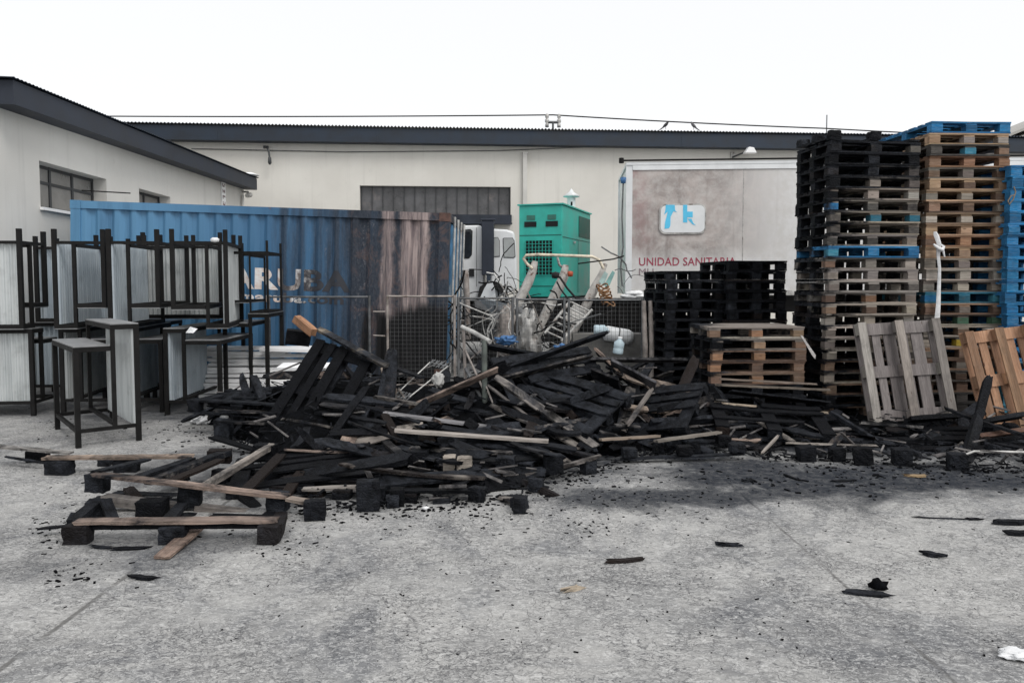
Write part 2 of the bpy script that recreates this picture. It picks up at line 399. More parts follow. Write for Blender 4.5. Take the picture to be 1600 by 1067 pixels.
class Plane:                              # a vertical plane through two photo pixels at given depths
    def __init__(s, p, q):
        s.o = Vector((p.x, p.y, 0)); u = (q - p); u.z = 0; s.u = u.normalized(); s.rz = math.atan2(s.u.y, s.u.x); s.n = Vector((-s.u.y, s.u.x, 0))
    def hit(s, px, py):
        r = ray(px, py); e = Vector((0, 0, EYE)); t = (s.o - e).dot(s.n) / r.dot(s.n); h = e + r * t
        return (h - s.o).dot(s.u), h.z
    def world(s, x, y, z): return s.o + s.u * x + s.n * y + Vector((0, 0, z))

# ---- the long warehouse across the back
PB = Plane(W(395, 300, 24), W(1580, 300, 26.0))
xl, ztop = PB.hit(300, 222); _, zt2 = PB.hit(1240, 236); zb = (ztop + zt2) / 2
wx0, wz1 = PB.hit(562, 290); wx1, wz0 = PB.hit(798, 336)
house = thing('warehouse', 'long cream warehouse with navy fascia and a barred strip window across the yard', 'warehouse', PB.o, PB.rz)
xL, xR = -9.0, 34.0
wl = holes_wall(xL, xR, 0, zb + .35, [(wx0, wx1, wz0, wz1)], .3)
wl.add([(xL, 0, 0), (xL, 14, 0), (xL, 14, zb + .3), (xL, 0, zb + .3)], [(0, 1, 2, 3)]); wl.add([(xR, 0, 0), (xR, 14, 0), (xR, 14, zb + .3), (xR, 0, zb + .3)], [(0, 1, 2, 3)])
wl.build('wall', WALL, house)
fh = .45; f = MB(); f.bb((xL - .3, -.42, zb), (xR + .3, -.02, zb + fh))
for x in range(-6, 34, 5): f.bb((x, -.428, zb + .02), (x + .05, -.42, zb + fh - .02))
f.build('fascia', FASCIA, house)
rf = MB(); n = int((xR - xL + 1) / .055); vs = []
for i in range(n):
    x = xL - .4 + i * .055; dz = .026 * (1 if i % 2 else -1)
    vs += [(x, -.5, zb + fh + .045 + dz), (x, 14, zb + fh + .9 + dz)]
rf.add(vs, [(2 * i, 2 * i + 2, 2 * i + 3, 2 * i + 1) for i in range(n - 1)]); rf.build('roof', FASCIA, house)
wf = MB(); wf.bb((wx0 + .002, .2, wz0 + .002), (wx1 - .002, .26, wz1 - .002))
w_ = wf.build('window', simple('grimy_wired_glass', (.085, .085, .09), .35, 0, .35, 2.5, dirt=((.17, .15, .145), .56)), house)
bars = MB(); nb = 14
for i in range(nb + 1):
    x = wx0 + .03 + (wx1 - wx0 - .06) * i / nb; bars.bb((x - .012, .15, wz0 + .01), (x + .012, .18, wz1 - .01))
bars.build('bars', WINFRAME, w_)
sl = MB(); sl.bb((wx0 - .1, -.16, wz0 - .30), (wx1 + .02, -.01, wz0 - .01)); sl.bb((wx0 - .1, -.40, wz0 - .33), (wx1 + .02, -.10, wz0 - .29)); sl.build('sill', FASCIA2, house)
dx0, dz1 = PB.hit(660, 338); dx1, _ = PB.hit(772, 338)
dr = MB(); dr.bb((dx0, -.05, 0), (dx1, -.012, dz1)); 
for i in range(14): x = dx0 + .05 + (dx1 - dx0 - .1) * i / 13; dr.bb((x - .02, -.062, .05), (x + .02, -.05, dz1 - .05))
dr.build('door', FASCIA, house)
# downpipe, wall lamps, lone wires
px_, pz_ = PB.hit(820, 240); dp = MB(); dp.bb((px_ - .07, -.14, .2), (px_ + .07, -.012, pz_)); dp.bb((px_ - .085, -.15, pz_ - .02), (px_ + .085, -.012, pz_ + .03)); dp.bb((px_ - .085, -.15, 3.2), (px_ + .085, -.012, 3.26))
o = dp.build('downpipe', simple('cream_pipe_paint', (.56, .55, .52), .5, 0, .08, 2), None); o.location = PB.o; o.rotation_euler.z = PB.rz
tag(o, 'square cream downpipe on the warehouse wall above the green generator', 'downpipe')
def on_wall(o): o.location = PB.o; o.rotation_euler.z = PB.rz; return o
x, z = PB.hit(421, 246)
l = thing('wall_lamp', 'small dark hooked lamp high on the warehouse wall over the blue container', 'lamp', PB.o, PB.rz)
MB().bb((x - .18, -.05, z - .02 + .3), (x - .02, -.012, z + .36)).build('mount', WINFRAME, l)
MB().tube([(x - .1, -.05, z + .33), (x - .02, -.25, z + .30), (x + .06, -.3, z + .1), (x + .08, -.3, z - .1)], .03).build('arm', WINFRAME, l)
MB().lathe([(.02, .10), (.05, .05), (.06, -.1), (.03, -.16), (0, -.16)], (x + .08, -.3, z - .12), 12).build('lamp_shade', WINFRAME, l)
x, z = PB.hit(1157, 243)
l = thing('floodlight', 'white hooded floodlight on a short arm over the white trailer', 'floodlight', PB.o, PB.rz)
MB().bb((x - .35, -.06, z - .1), (x - .2, -.012, z + .1)).build('mount', PALEMETAL, l)
MB().tube([(x - .3, -.06, z - .08), (x - .05, -.35, z + .02), (x + .1, -.5, z + .05)], .03).build('arm', WINFRAME, l)
MB().prism([(x - .08, z - .02), (x + .32, z - .02), (x + .22, z + .16), (x + .05, z + .18)], -.62, -.38).build('lamp_shade', WHITE, l, .02)
# corroded patches of the wall render are in the wall paint; the tee-shaped insulator on the roof
x, z = PB.hit(864, 200)
l = thing('insulator_bracket', 'grey tee bracket with two pairs of insulators on the warehouse roof edge', 'insulator', PB.world(x, 0, z - .15), PB.rz)
MB().tube([(0, 0, -.2), (0, 0, .36)], .035).tube([(-.22, 0, .33), (.22, 0, .33)], .045).build('bracket', GREYMETAL, l)
for s_ in (-.2, .2):
    MB().lathe([(.0, -.12), (.06, -.12), (.06, -.02), (.035, 0), (.07, .05), (.07, .12), (.035, .15), (.06, .2), (.055, .3), (0, .32)], (s_, 0, .29), 12).build('insulator', PALEMETAL, l)
def wire(name, pts, r, label, m=STEEL, seg=14, sag=0):
    P = []
    for a, b in zip(pts[:-1], pts[1:]):
        for i in range(seg): t = i / seg; P.append(a.lerp(b, t) - Vector((0, 0, sag * 4 * t * (1 - t))))
    P.append(pts[-1]); o = MB().tube(P, r, 5).build(name, m); tag(o, label, 'cable'); return o
cin = PB.world(x, 0, z + .42)
wire('power_cable', [W(165, 182, 25.5), cin, W(1290, 201, 25.2), W(1660, 217, 28.0)], .022, 'thin dark overhead cable running above the warehouse roof', sag=.03)
wire('wall_cable', [PB.world(*(lambda h: (h[0], -.05, h[1]))(PB.hit(300, 233))), PB.world(*(lambda h: (h[0], -.05, h[1]))(PB.hit(540, 238))), PB.world(*(lambda h: (h[0], -.05, h[1]))(PB.hit(780, 236))), PB.world(*(lambda h: (h[0], -.05, h[1]))(PB.hit(930, 230)))], .013, 'thin wire sagging along the top of the warehouse wall', GREYMETAL)
# mast behind the roof and two birds on its edge
o = MB().tube([W(1291, 225, 26.8), W(1292, 180, 26.8)], .02, 5).build('aerial_mast', GREYMETAL); tag(o, 'thin bare aerial mast rising behind the warehouse roof edge', 'aerial')
def bird(px, py, flip, label):
    x, z = PB.hit(px, py); p = PB.world(x, -.45, z)
    b = MB(); s_ = -1 if flip else 1
    pts = [(-.16, 0, .02), (-.10, 0, .08), (-.02, 0, .15), (.05, 0, .22), (.09, 0, .28), (.12, 0, .31), (.15, 0, .30)]
    b.tube([(s_ * a, c, d) for a, c, d in pts], [.012, .035, .068, .062, .04, .042, .012], 10)
    b.tube([(s_ * -.10, 0, .07), (s_ * -.27, 0, -.05)], [.03, .018], 6); b.tube([(s_ * .15, 0, .30), (s_ * .20, 0, .29)], [.01, .002], 5)
    for q in (-.02, .02): b.tube([(0, q, .1), (.01, q, -.02)], .006, 4)
    o = b.build('bird', simple('dark_feathers', (.02, .02, .024), .7, 0, .4, 20) if not flip else simple('grey_feathers', (.10, .10, .11), .7, 0, .4, 20))
    o.location = p; o.scale = (.75, .75, .75); tag(o, label, 'bird', 'birds on the roof edge')
bird(1034, 206, False, 'black bird perched on the warehouse roof edge'); bird(1077, 207, True, 'grey bird perched on the warehouse roof edge')
# a further roof far behind on the far side
fr = thing('far_shed', 'pale gable roof end showing beyond the tan pallet stack', 'shed', W(1700, 440, 60))
p0 = W(1585, 214, 60) - fr.location
MB().prism([(p0.x - 1.2, p0.z - 6.5), (p0.x - 1.2, p0.z - .6), (p0.x + 7, p0.z + 2.6), (p0.x + 16, p0.z - .6), (p0.x + 16, p0.z - 6.5)], 0, 8).build('wall', simple('far_grey_wall', (.38, .37, .34), .9, 0, .1, .4), fr)
MB().prism([(p0.x - 1.8, p0.z - .5), (p0.x + 7, p0.z + 3.0), (p0.x + 16.6, p0.z - .5), (p0.x + 16.6, p0.z - .3), (p0.x + 7, p0.z + 3.25), (p0.x - 1.8, p0.z - .3)], -.3, 8.3).build('roof', simple('far_grey_roof', (.36, .35, .33), .8, 0, .1, .4), fr)
fr.location.z = 0; 
for ch in fr.children: ch.location.z = W(1700, 440, 60).z

# ---- the shed along the other side
X0, KX = -6.9, -.052
def shed_pt(d): return Vector((X0 + KX * d, d, 0))
PS = Plane(shed_pt(10.92), shed_pt(22.3)); LS = 11.4
shed = thing('side_shed', 'grey rendered shed with sloping slate fascia and small recessed windows', 'shed', PS.o, PS.rz)
def hz(px, py): return PS.hit(px, py)
a1, t1 = hz(61, 251); b1, _ = hz(166, 277); s1 = hz(62, 323)[1]
a2, _ = hz(217, 291); b2, _ = hz(266, 302); a3, _ = hz(301, 311); b3, _ = hz(335, 317)
zr = 4.7
m = holes_wall(-.29, LS, 0, zr - .1, [(a1, b1, s1, t1), (a2, b2, s1, t1), (a3, b3, s1 + .02, t1 - .06)], .32)
m.add([(-.29, 0, 0), (-.29, 9, 0), (-.29, 9, zr), (-.29, 0, zr - .1)], [(0, 1, 2, 3)]); m.add([(LS, 0, 0), (LS, 9, 0), (LS, 9, zr), (LS, 0, zr - .1)], [(0, 1, 2, 3)])
m.build('wall', WALL2, shed)
za, zbb = 4.22, 4.46; fy = -.36
m = MB()
for (xa, xb, y0, y1, q0, q1) in ((-.3, LS + .12, fy, fy + .03, za, zbb), ):
    m.add([(xa, y0, q0), (xb, y0, q1), (xb, y0, q1 + .34), (xa, y0, q0 + .34), (xa, y1, q0), (xb, y1, q1), (xb, y1, q1 + .34), (xa, y1, q0 + .34)], [(0, 1, 2, 3), (4, 7, 6, 5), (0, 4, 5, 1), (3, 2, 6, 7), (0, 3, 7, 4), (1, 5, 6, 2)])
m.add([(-.3, fy + .03, za), (LS + .12, fy + .03, zbb), (LS + .12, -.002, zbb), (-.3, -.002, za)], [(0, 1, 2, 3)])
m.add([(-.3, fy + .03, za), (-.3, 9, za), (-.3, 9, za + .34), (-.3, fy + .03, za + .34)], [(0, 1, 2, 3)])
m.add([(-.3, -.002, za), (-.295, -.002, za), (-.295, 9, za), (-.3, 9, za)], [(0, 1, 2, 3)])
m.build('fascia', FASCIA2, shed)
m = MB(); n = 260; vs = []
for i in range(n):
    x = -.4 + (LS + .6) * i / (n - 1); q = za + (zbb - za) * (x + .3) / (LS + .42) + .365 + .009 * (1 if i % 2 else -1); vs += [(x, fy - .05, q), (x, 9, q + .25)]
m.add(vs, [(2 * i, 2 * i + 2, 2 * i + 3, 2 * i + 1) for i in range(n - 1)]); m.build('roof', FASCIA, shed)
def shed_win(a, b, z0, z1, cols, bar):
    fr_ = MB(); y = .24
    for i in range(cols + 1):
        x = a + .03 + (b - a - .06) * i / cols; fr_.bb((x - .03, y, z0 + .002), (x + .03, y + .05, z1 - .002))
    for z in (z0 + .03, bar, z1 - .03):
        for i in range(cols):
            xa = a + .03 + (b - a - .06) * i / cols + .031; xb = a + .03 + (b - a - .06) * (i + 1) / cols - .031; fr_.bb((xa, y + .004, z - .025), (xb, y + .046, z + .025))
    w = fr_.build('window', WINFRAME, shed); MB().bb((a + .004, y + .02, z0 + .004), (b - .004, y + .03, z1 - .004)).build('pane', FROST, w)
    MB().bb((a - .03, -.06, z0 - .05), (b + .03, -.005, z0 - .004)).build('sill', WHITE if cols == 3 else WALL2, shed)
shed_win(a1, b1, s1, t1, 3, (s1 + t1) / 2 + .08); shed_win(a2, b2, s1, t1, 2, (s1 + t1) / 2); shed_win(a3, b3, s1 + .02, t1 - .06, 1, (s1 + t1) / 2)
# narrow sign and camera near the far corner
x, z = hz(348, 300); sg = thing('narrow_sign', 'narrow white upright sign with small dark lettering on the shed wall', 'sign', PS.o, PS.rz)
MB().bb((x - .16, -.03, z - .62), (x + .16, -.006, z + .28)).build('panel', WHITE, sg)
mm = MB(); rr = random.Random(3)
for i in range(5):
    zc = z + .18 - i * .165
    mm.bb((x - .1, -.036, zc - .05), (x - .06, -.031, zc + .05)); mm.bb((x + .05, -.036, zc - .05 * (i % 2)), (x + .09, -.031, zc + .05)); mm.bb((x - .055, -.036, zc - .015 + .03 * (i % 3 - 1)), (x + .045, -.031, zc + .015 + .03 * (i % 3 - 1)))
mm.build('lettering', simple('sign_ink', (.12, .05, .06), .6), sg)
x, z = hz(378, 300); cc = thing('security_camera', 'small pale security camera under the shed eave by its corner', 'camera', PS.o, PS.rz)
MB().tube([(x, -.01, z), (x, -.18, z), (x, -.2, z - .08)], .03).build('arm', PALEMETAL, cc); MB().tube([(x + .1, -.22, z - .08), (x - .22, -.22, z - .13)], .07, 10).build('housing', PALEMETAL, cc)
x, z = hz(376, 310); o = MB().tube([(x, -.06, .1), (x, -.06, z + .1)], .04, 8).build('drainpipe', WALL2); o.location = PS.o; o.rotation_euler.z = PS.rz; tag(o, 'thin grey drainpipe on the shed wall beside its far corner', 'drainpipe')
# stray rods poking from window and roof edge
x, z = hz(150, 301); o = MB().tube([PS.world(x - .3, .1, z), PS.world(x + .25, -.5, z + .02)], .012, 5).build('steel_rod', STEEL); tag(o, 'thin dark rod poking out of the shed window', 'rod')
o = MB().lathe([(.0, .07), (.12, .06), (.3, 0), (.28, -.02), (0, -.02)], (0, 0, 0), 16).build('roof_ventilator', WHITE); o.location = PS.world(LS - .1, -.2, zbb + .42); tag(o, 'white vent cap on the shed roof corner', 'vent')

# ================================================================== blue shipping container
P1 = W(110, 313, 11.8); P2 = W(703, 333.5, 11.62); L = (P2 - P1).length; H = 2.59; D = 2.44
ux = (P2 - P1).normalized(); uy = Vector((0, 1, 0)); uy = (uy - ux * uy.dot(ux)).normalized(); uz = ux.cross(uy)
cont = thing('shipping_container', 'blue shipping container scorched black and bare at one end by the fire', 'shipping container', M=M4(Matrix((ux, uy, uz)).transposed(), P1 - uz * H))
def corr(x0, x1, pitch=.278, dep=.046):          # knots (x, y) of the pressed profile
    k = []; n_ = round((x1 - x0) / pitch); p = (x1 - x0) / n_
    for i in range(n_): a = x0 + i * p; k += [(a, 0), (a + .26 * p, 0), (a + .5 * p, dep), (a + .76 * p, dep)]
    return k + [(x1, 0)]
KN = corr(.16, L - .16)
def prof_y(x):
    for (a, b), (c, d) in zip(KN[:-1], KN[1:]):
        if a <= x <= c: return b + (d - b) * (x - a) / (c - a)
    return 0
def side(y, sgn, name):
    m = MB(); vs = []
    for (x, yy) in KN: vs += [(x, y + sgn * yy, .15), (x, y + sgn * yy, H - .12)]
    m.add(vs, [(2 * i, 2 * i + 2, 2 * i + 3, 2 * i + 1) for i in range(len(KN) - 1)]); m.build(name, CONT, cont)
side(.02, 1, 'side_panel'); side(D - .02, -1, 'side_panel')
m = MB(); m.bb((.02, .16, .15), (.06, D - .16, H - .12)); m.build('end_panel', CONT, cont)
m = MB(); vs = []; nk = corr(.1, L - .1, .2, .02)
for x, yy in nk: vs += [(x, .06, H - .02 - yy), (x, D - .06, H - .02 - yy)]
m.add(vs, [(2 * i, 2 * i + 2, 2 * i + 3, 2 * i + 1) for i in range(len(nk) - 1)]); m.build('roof', WHITEP, cont)
m = MB()
for y in (0, D - .08): m.bb((.17, y, H - .12), (L - .17, y + .08, H)); m.build
for x in (0, L - .08): m.bb((x, .17, H - .12), (x + .08, D - .17, H))
m.build('top_rail', CONT, cont)
m = MB()
for y in (0, D - .08): m.bb((.17, y, 0), (L - .17, y + .08, .15))
for x in (0, L - .08): m.bb((x, .17, 0), (x + .08, D - .17, .15))
m.bb((.1, .1, .02), (L - .1, D - .1, .1)); m.build('bottom_rail', CONT, cont)
for x in (0, L - .16):
    for y in (0, D - .16):
        MB().bb((x, y, .13), (x + .16, y + .16, H - .13)).build('corner_post', CONT, cont)
        for z in (-.004, H - .128):
            c = MB(); xa, ya = (x - .006, y - .006); c.bb((xa, ya, z), (xa + .172, ya + .172, z + .134))
            cs = c.build('corner_casting', simple('rusty_casting', (.10, .055, .045), .7, .1, .4, 9) if x > 1 else CONT, cont)
            MB().lathe([(.036, 0), (.036, -.006), (0, -.006)], (xa + .086, ya - .001, z + .067), 12, Matrix.Rotation(R(90), 3, 'X') @ Matrix.Diagonal((1, 1.5, 1))).build('hole', DARK, cs)
DOORP = simple('door_paint', (.05, .17, .32), .55, 0, .4, 3, dirt=((.30, .34, .36), .54)); 
for k in range(2):
    y0 = .17 + k * 1.05; d_ = MB(); vs = []
    for i, (a, dx) in enumerate(((0, 0), (.08, 0), (.11, -.03), (.36, -.03), (.39, 0), (.62, 0), (.65, -.03), (.94, -.03), (.97, 0), (1.045, 0))): vs += [(L - .02 + dx, y0 + a, .16), (L - .02 + dx, y0 + a, H - .13)]
    d_.add(vs, [(2 * i, 2 * i + 2, 2 * i + 3, 2 * i + 1) for i in range(9)]); dd = d_.build('door', DOORP, cont)
    for q in (.25, .78):
        MB().tube([(L + .035, y0 + q, .02), (L + .035, y0 + q, H - .02)], .021, 8).build('lock_rod', PALEMETAL, dd)
        MB().beam((L + .06, y0 + q, 1.15), (L + .06, y0 + q + .3, 1.12), .03, .012, (1, 0, 0)).build('handle', PALEMETAL, dd)
# lettering pressed onto the ribs
def text_mesh(body, size, bold=0.0, xs=1.0):
    cu = bpy.data.curves.new('lettering', 'FONT'); cu.body = body; cu.size = size; cu.offset = bold; cu.resolution_u = 4; cu.space_character = 1.04
    t = bpy.data.objects.new('lettering', cu); COL.objects.link(t); bpy.context.view_layer.update()
    me = bpy.data.meshes.new_from_object(t.evaluated_get(bpy.context.evaluated_depsgraph_get())); bpy.data.objects.remove(t); bpy.data.curves.remove(cu)
    for v in me.vertices: v.co.x *= xs
    return me
def cont_xz(px, py):
    Mi = cont.matrix_world.inverted(); e = Mi @ Vector((0, 0, EYE)); r = Mi.to_3x3() @ ray(px, py); t = -e.y / r.y; h = e + r * t; return h.x, h.z
bpy.context.view_layer.update(); cont_inv = M4(Matrix((ux, uy, uz)).transposed(), P1 - uz * H)
def cont_letters(body, pxa, pxb, pytop, pybase, bold):
    Mi = cont_inv.inverted()
    def hit(px, py):
        e = Mi @ Vector((0, 0, EYE)); r = Mi.to_3x3() @ ray(px, py); t = (.02 - e.y) / r.y; h = e + r * t; return h.x, h.z
    xa, z0 = hit(pxa, pybase); xb, _ = hit(pxb, pybase); z1 = hit(pxa, pytop)[1]
    me = text_mesh(body, 1.0, bold); bx = [v.co.x for v in me.vertices]; by = [v.co.y for v in me.vertices]
    x0, x1 = min(bx), max(bx); cap = max(by) - 0.0
    bm = bmesh.new(); bm.from_mesh(me)
    for v in bm.verts: v.co = Vector((xa + (v.co.x - x0) / (x1 - x0) * (xb - xa), 0, z0 + v.co.y / cap * (z1 - z0)))
    for kx, _ in KN:
        if xa < kx < xb: bmesh.ops.bisect_plane(bm, geom=bm.verts[:] + bm.edges[:] + bm.faces[:], plane_co=(kx, 0, 0), plane_no=(1, 0, 0))
    for v in bm.verts: v.co.y = .02 + prof_y(v.co.x) - .004
    bm.to_mesh(me); bm.free(); me.materials.clear(); me.name = 'lettering'
    return mobj('lettering', me, LETTER, cont)
cont_letters('MARUBA', 313, 547, 415, 447, .035)
cont_letters('maruba.com', 374, 536, 455, 469.5, .03)
for x in (.15, 2.9, 5.6):                 # sleepers it stands on
    p = P1 - uz * H + ux * x; q = p + uy * D
    o = MB().bb((-.13, -.1, 0), (.13, D + .1, max(.1, p.z - .012))).build('timber_sleeper', WOOD); o.color = (.12, .1, .09, .45); o.location = (p.x, p.y, 0)
    tag(o, 'dark timber sleeper under the ' + {.15: 'clean blue end', 2.9: 'middle', 5.6: 'burnt end'}[x] + ' of the shipping container', 'sleeper', 'sleepers under the container')

# ================================================================== green generator
gp = W(811, 322, 15.4); gq = W(880, 321.5, 15.6)
gu = (gq - gp); gu.z = 0; gw = gu.length; ang = math.atan2(gu.y, gu.x); zt = gp.z
gen = thing('generator', 'tall green generator cabinet with black grilles behind the fence', 'generator', (gp.x, gp.y, 0), -R(19.5))
ca, sa = math.cos(R(19.5)), math.sin(R(19.5)); gl = 2.45; gw = .93; z0 = 1.38
MB().bb((0, 0, z0), (gw, gl, zt)).build('cabinet', GREEN, gen, .015)
MB().bb((-.03, -.03, zt + .001), (gw + .03, gl + .03, zt + .03)).build('lid', GREEN, gen)
GV = simple('dark_green_vent', (.03, .14, .11), .6)  # vents in a darker green than the cabinet
for x in (.12, .58): MB().bb((x, -.012, zt - .44), (x + .26, -.003, zt - .33)).build('vent', DARK, gen)
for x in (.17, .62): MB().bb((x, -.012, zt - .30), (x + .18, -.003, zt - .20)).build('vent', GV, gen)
gr = MB().bb((.15, -.01, zt - 1.43), (.73, -.003, zt - .72)).build('grille', DARK, gen); m = MB()
for i in range(9): x = .15 + .58 * i / 8; m.bb((x - .006, -.024, zt - 1.43), (x + .006, -.012, zt - .72))
for i in range(11): z = zt - 1.43 + .71 * i / 10; m.bb((.15, -.032, z - .005), (.73, -.0245, z + .005))
m.build('mesh_guard', GREEN, gr)
MB().bb((gw + .003, 1.35, zt - .58), (gw + .012, 2.38, zt - .12)).build('louvre', simple('dark_green_louvre', (.015, .09, .07), .6, 0, .3, 6), gen)
m = MB(); m.bb((gw + .003, .02, zt - .66), (gw + .006, 2.42, zt - .645)); m.bb((gw + .003, 1.30, zt - 1.8), (gw + .006, 1.315, zt - .66)); m.bb((.01, -.006, zt - .62), (gw - .01, -.003, zt - .605)); m.bb((.02, -.006, z0 + .22), (gw - .02, -.003, z0 + .235)); m.build('seam', simple('green_seam', (.008, .10, .08), .6), gen)
MB().bb((gw + .003, .9, zt - .74), (gw + .03, 1.0, zt - .70)).build('latch', PALEMETAL, gen)
m = MB().bb((.02, .02, .45), (gw - .02, gl - .02, z0 - .001)); 
for y in (.2, gl - .4):
    for x in (.05, gw - .15): m.bb((x, y, 0), (x + .1, y + .2, .449))
m.build('base_frame', BLACKP, gen)
vp = gen.matrix_basis @ Vector((.8, 1.2, zt + .03))
v = thing('vent_cowl', 'white vent cowl with a conical cap on top of the green generator', 'vent', vp)
MB().lathe([(.09, -.02), (.09, .25)], (0, 0, 0), 16).build('pipe', WHITEP, v); MB().lathe([(.0, .44), (.03, .40), (.05, .36), (.19, .27), (.17, .25), (0, .25)], (0, 0, 0), 16).build('cap', WHITEP, v)
for a in range(3): MB().bb((-.02, -.097, .06), (.02, -.088, .14), ).build('opening', DARK, v) if a == 0 else None

# ================================================================== white crew-cab truck
tk = thing('truck', 'white crew cab truck parked nose behind the burnt container end', 'truck', W(765, 440, 15.0) * 1.0)
tk.location.z = 0; T0 = tk.location.copy()
def tx(px, py): p = W(px, py, 15.0); return p.x - T0.x, p.z
def tpoly(pts, a, b): return MB().prism([tx(*p) for p in pts], a, b)
tpoly([(560, 356), (716, 352.5), (750, 352), (755, 356), (755, 452), (748, 470), (560, 470)], 0, 2.0).build('cab', WHITEP, tk, .03)
tpoly([(766, 357), (792, 358.5), (803, 362), (806.5, 380), (808, 420), (808, 452), (766, 470)], .06, 1.94).build('crew_module', WHITEP, tk, .04)
def win(pts, y, m_):
    w = tpoly(pts, y - .006, y + .02).build('window', BLACKP, tk); cx = sum(p[0] for p in pts) / len(pts); cy = sum(p[1] for p in pts) / len(pts)
    tpoly([(cx + (p[0] - cx) * .9, cy + (p[1] - cy) * .94) for p in pts], y - .011, y - .007).build('pane', m_, w)
win([(700, 361), (735, 358), (738.5, 361), (737.5, 398), (733, 404), (700, 404)], -.005, GLASSD)
win([(766.5, 371), (778, 370.5), (781, 376), (781, 401), (766.5, 402)], .055, GLASSL)
win([(785.5, 373), (787, 371.5), (801, 371.5), (804, 376), (805.5, 401), (803, 403), (787, 402.5)], .055, GLASSL)
m = MB(); 
for q in (743, 754): m.add([(*tx(q, 0)[:1], -.004, tx(q, 356)[1]), (tx(q + .8, 0)[0], -.004, tx(q, 356)[1]), (tx(q + .8, 0)[0], -.004, tx(q, 448)[1]), (tx(q, 0)[0], -.004, tx(q, 448)[1])], [(0, 1, 2, 3)])
m.build('seam', GREYMETAL, tk)
e0 = tx(753, 346); e1 = tx(774.5, 430); MB().bb((e0[0], -.22, e1[1]), (e1[0] - .03, -.02, e0[1])).bb((e0[0] - .02, -.24, e0[1] + .001), (e1[0], -.01, e0[1] + .035)).build('air_stack', FASCIA2, tk, .01)
MB().bb((tx(560, 0)[0], .3, .45), (tx(860, 0)[0], 1.7, tx(0, 472)[1])).build('chassis', BLACKP, tk)
for px in (640, 792):
    x = tx(px, 470)[0]; Mx = Matrix.Rotation(R(90), 3, 'X')
    for y in (.12, 1.7):
        wq = MB().lathe([(.28, -.12), (.46, -.12), (.5, -.08), (.5, .08), (.46, .12), (.28, .12)], (x, y, .5), 24, Mx).build('wheel', BLACKP, tk)
        MB().lathe([(0, -.05), (.1, -.08), (.28, -.11), (.285, .11), (0, .11)], (x, y, .5), 20, Mx).build('rim', PALEMETAL, wq)
tpoly([(733, 420), (741, 420), (741, 432), (733, 432)], -.03, -.006).build('handle', BLACKP, tk)
tpoly([(745, 470), (750, 448), (762, 440), (776, 440), (790, 450), (797, 470), (790, 470), (782, 456), (770, 448), (758, 450), (752, 470)], -.1, .05).build('wheel_arch', BLACKP, tk)

# ================================================================== white medical trailer
D_T = 15.0; p = W(977, 440, D_T); tr = thing('trailer', 'long white box trailer with stained side and red lettering behind the pallets', 'trailer', (p.x, D_T, 0), R(-4.5))
PT = Plane(Vector((p.x, D_T, 0)), Vector((p.x + math.cos(R(4.5)), D_T - math.sin(R(4.5)), 0)))
def rx(px, py): return PT.hit(px, py)
zt = rx(977, 258.5)[1]; zb_ = rx(977, 461)[1]; LT = 9.2
MB().bb((.13, .01, zb_ + .03), (LT, 2.5, zt - .03)).build('side_panel', TRAILER, tr)
MB().bb((0, 0, zb_), (.128, .12, zt)).build('corner_post', WHITEP, tr); MB().bb((0, 2.38, zb_), (.128, 2.5, zt)).build('corner_post', WHITEP, tr); MB().bb((.03, .121, zb_ + .01), (.125, 2.379, zt - .01)).build('end_panel', WHITEP, tr)
MB().bb((.0, -.02, zt + .001), (LT, 2.52, zt + .06)).bb((.13, -.012, zt - .10), (LT, .008, zt)).build('top_rail', WHITEP, tr)
MB().bb((.13, -.012, zb_), (LT, .008, zb_ + .1)).build('bottom_rail', PALEMETAL, tr)
MB().tube([(-.1, -.03, zt + .09), (LT, -.03, zt + .09)], .018, 6).lathe([(.05, -.05), (.05, .05)], (-.1, -.03, zt + .09), 8).build('roof_cable', STEEL, tr)
m = MB().bb((.3, .5, zb_ - .35), (LT, 2.0, zb_ - .002)); m.bb((1.0, .6, 0), (1.15, .75, zb_ - .351)); m.build('chassis', BLACKP, tr)
for x in (6.2, 7.4):
    for y in (.3, 2.2):
        Mx = Matrix.Rotation(R(90), 3, 'X'); wq = MB().lathe([(.28, -.13), (.46, -.13), (.5, -.09), (.5, .09), (.46, .13), (.28, .13)], (x, y, .5), 24, Mx).build('wheel', BLACKP, tr)
        MB().lathe([(0, -.05), (.1, -.09), (.28, -.12), (.285, .12), (0, .12)], (x, y, .5), 20, Mx).build('rim', PALEMETAL, wq)
for px in (1162, ): x = rx(px, 300)[0]; MB().bb((x - .006, .004, zb_ + .11), (x + .006, .009, zt - .11)).build('seam', PALEMETAL, tr)
def rrect(x0, z0, x1, z1, r, n=5):
    o = []
    for cx, cz, a in ((x1 - r, z0 + r, -90), (x1 - r, z1 - r, 0), (x0 + r, z1 - r, 90), (x0 + r, z0 + r, 180)):
        for i in range(n + 1): t = R(a + 90 * i / n); o.append((cx + r * math.cos(t), cz + r * math.sin(t)))
    return o
xa, za1 = rx(1029.5, 366); xb, zb1 = rx(1103.5, 318.5)
wn = MB().prism(rrect(xa, za1, xb, zb1, .13), -.02, .009).build('window', PALEMETAL, tr)
MB().prism(rrect(xa + .03, za1 + .03, xb - .03, zb1 - .03, .11), -.026, -.021).build('pane', WHITEP, wn)
m = MB()
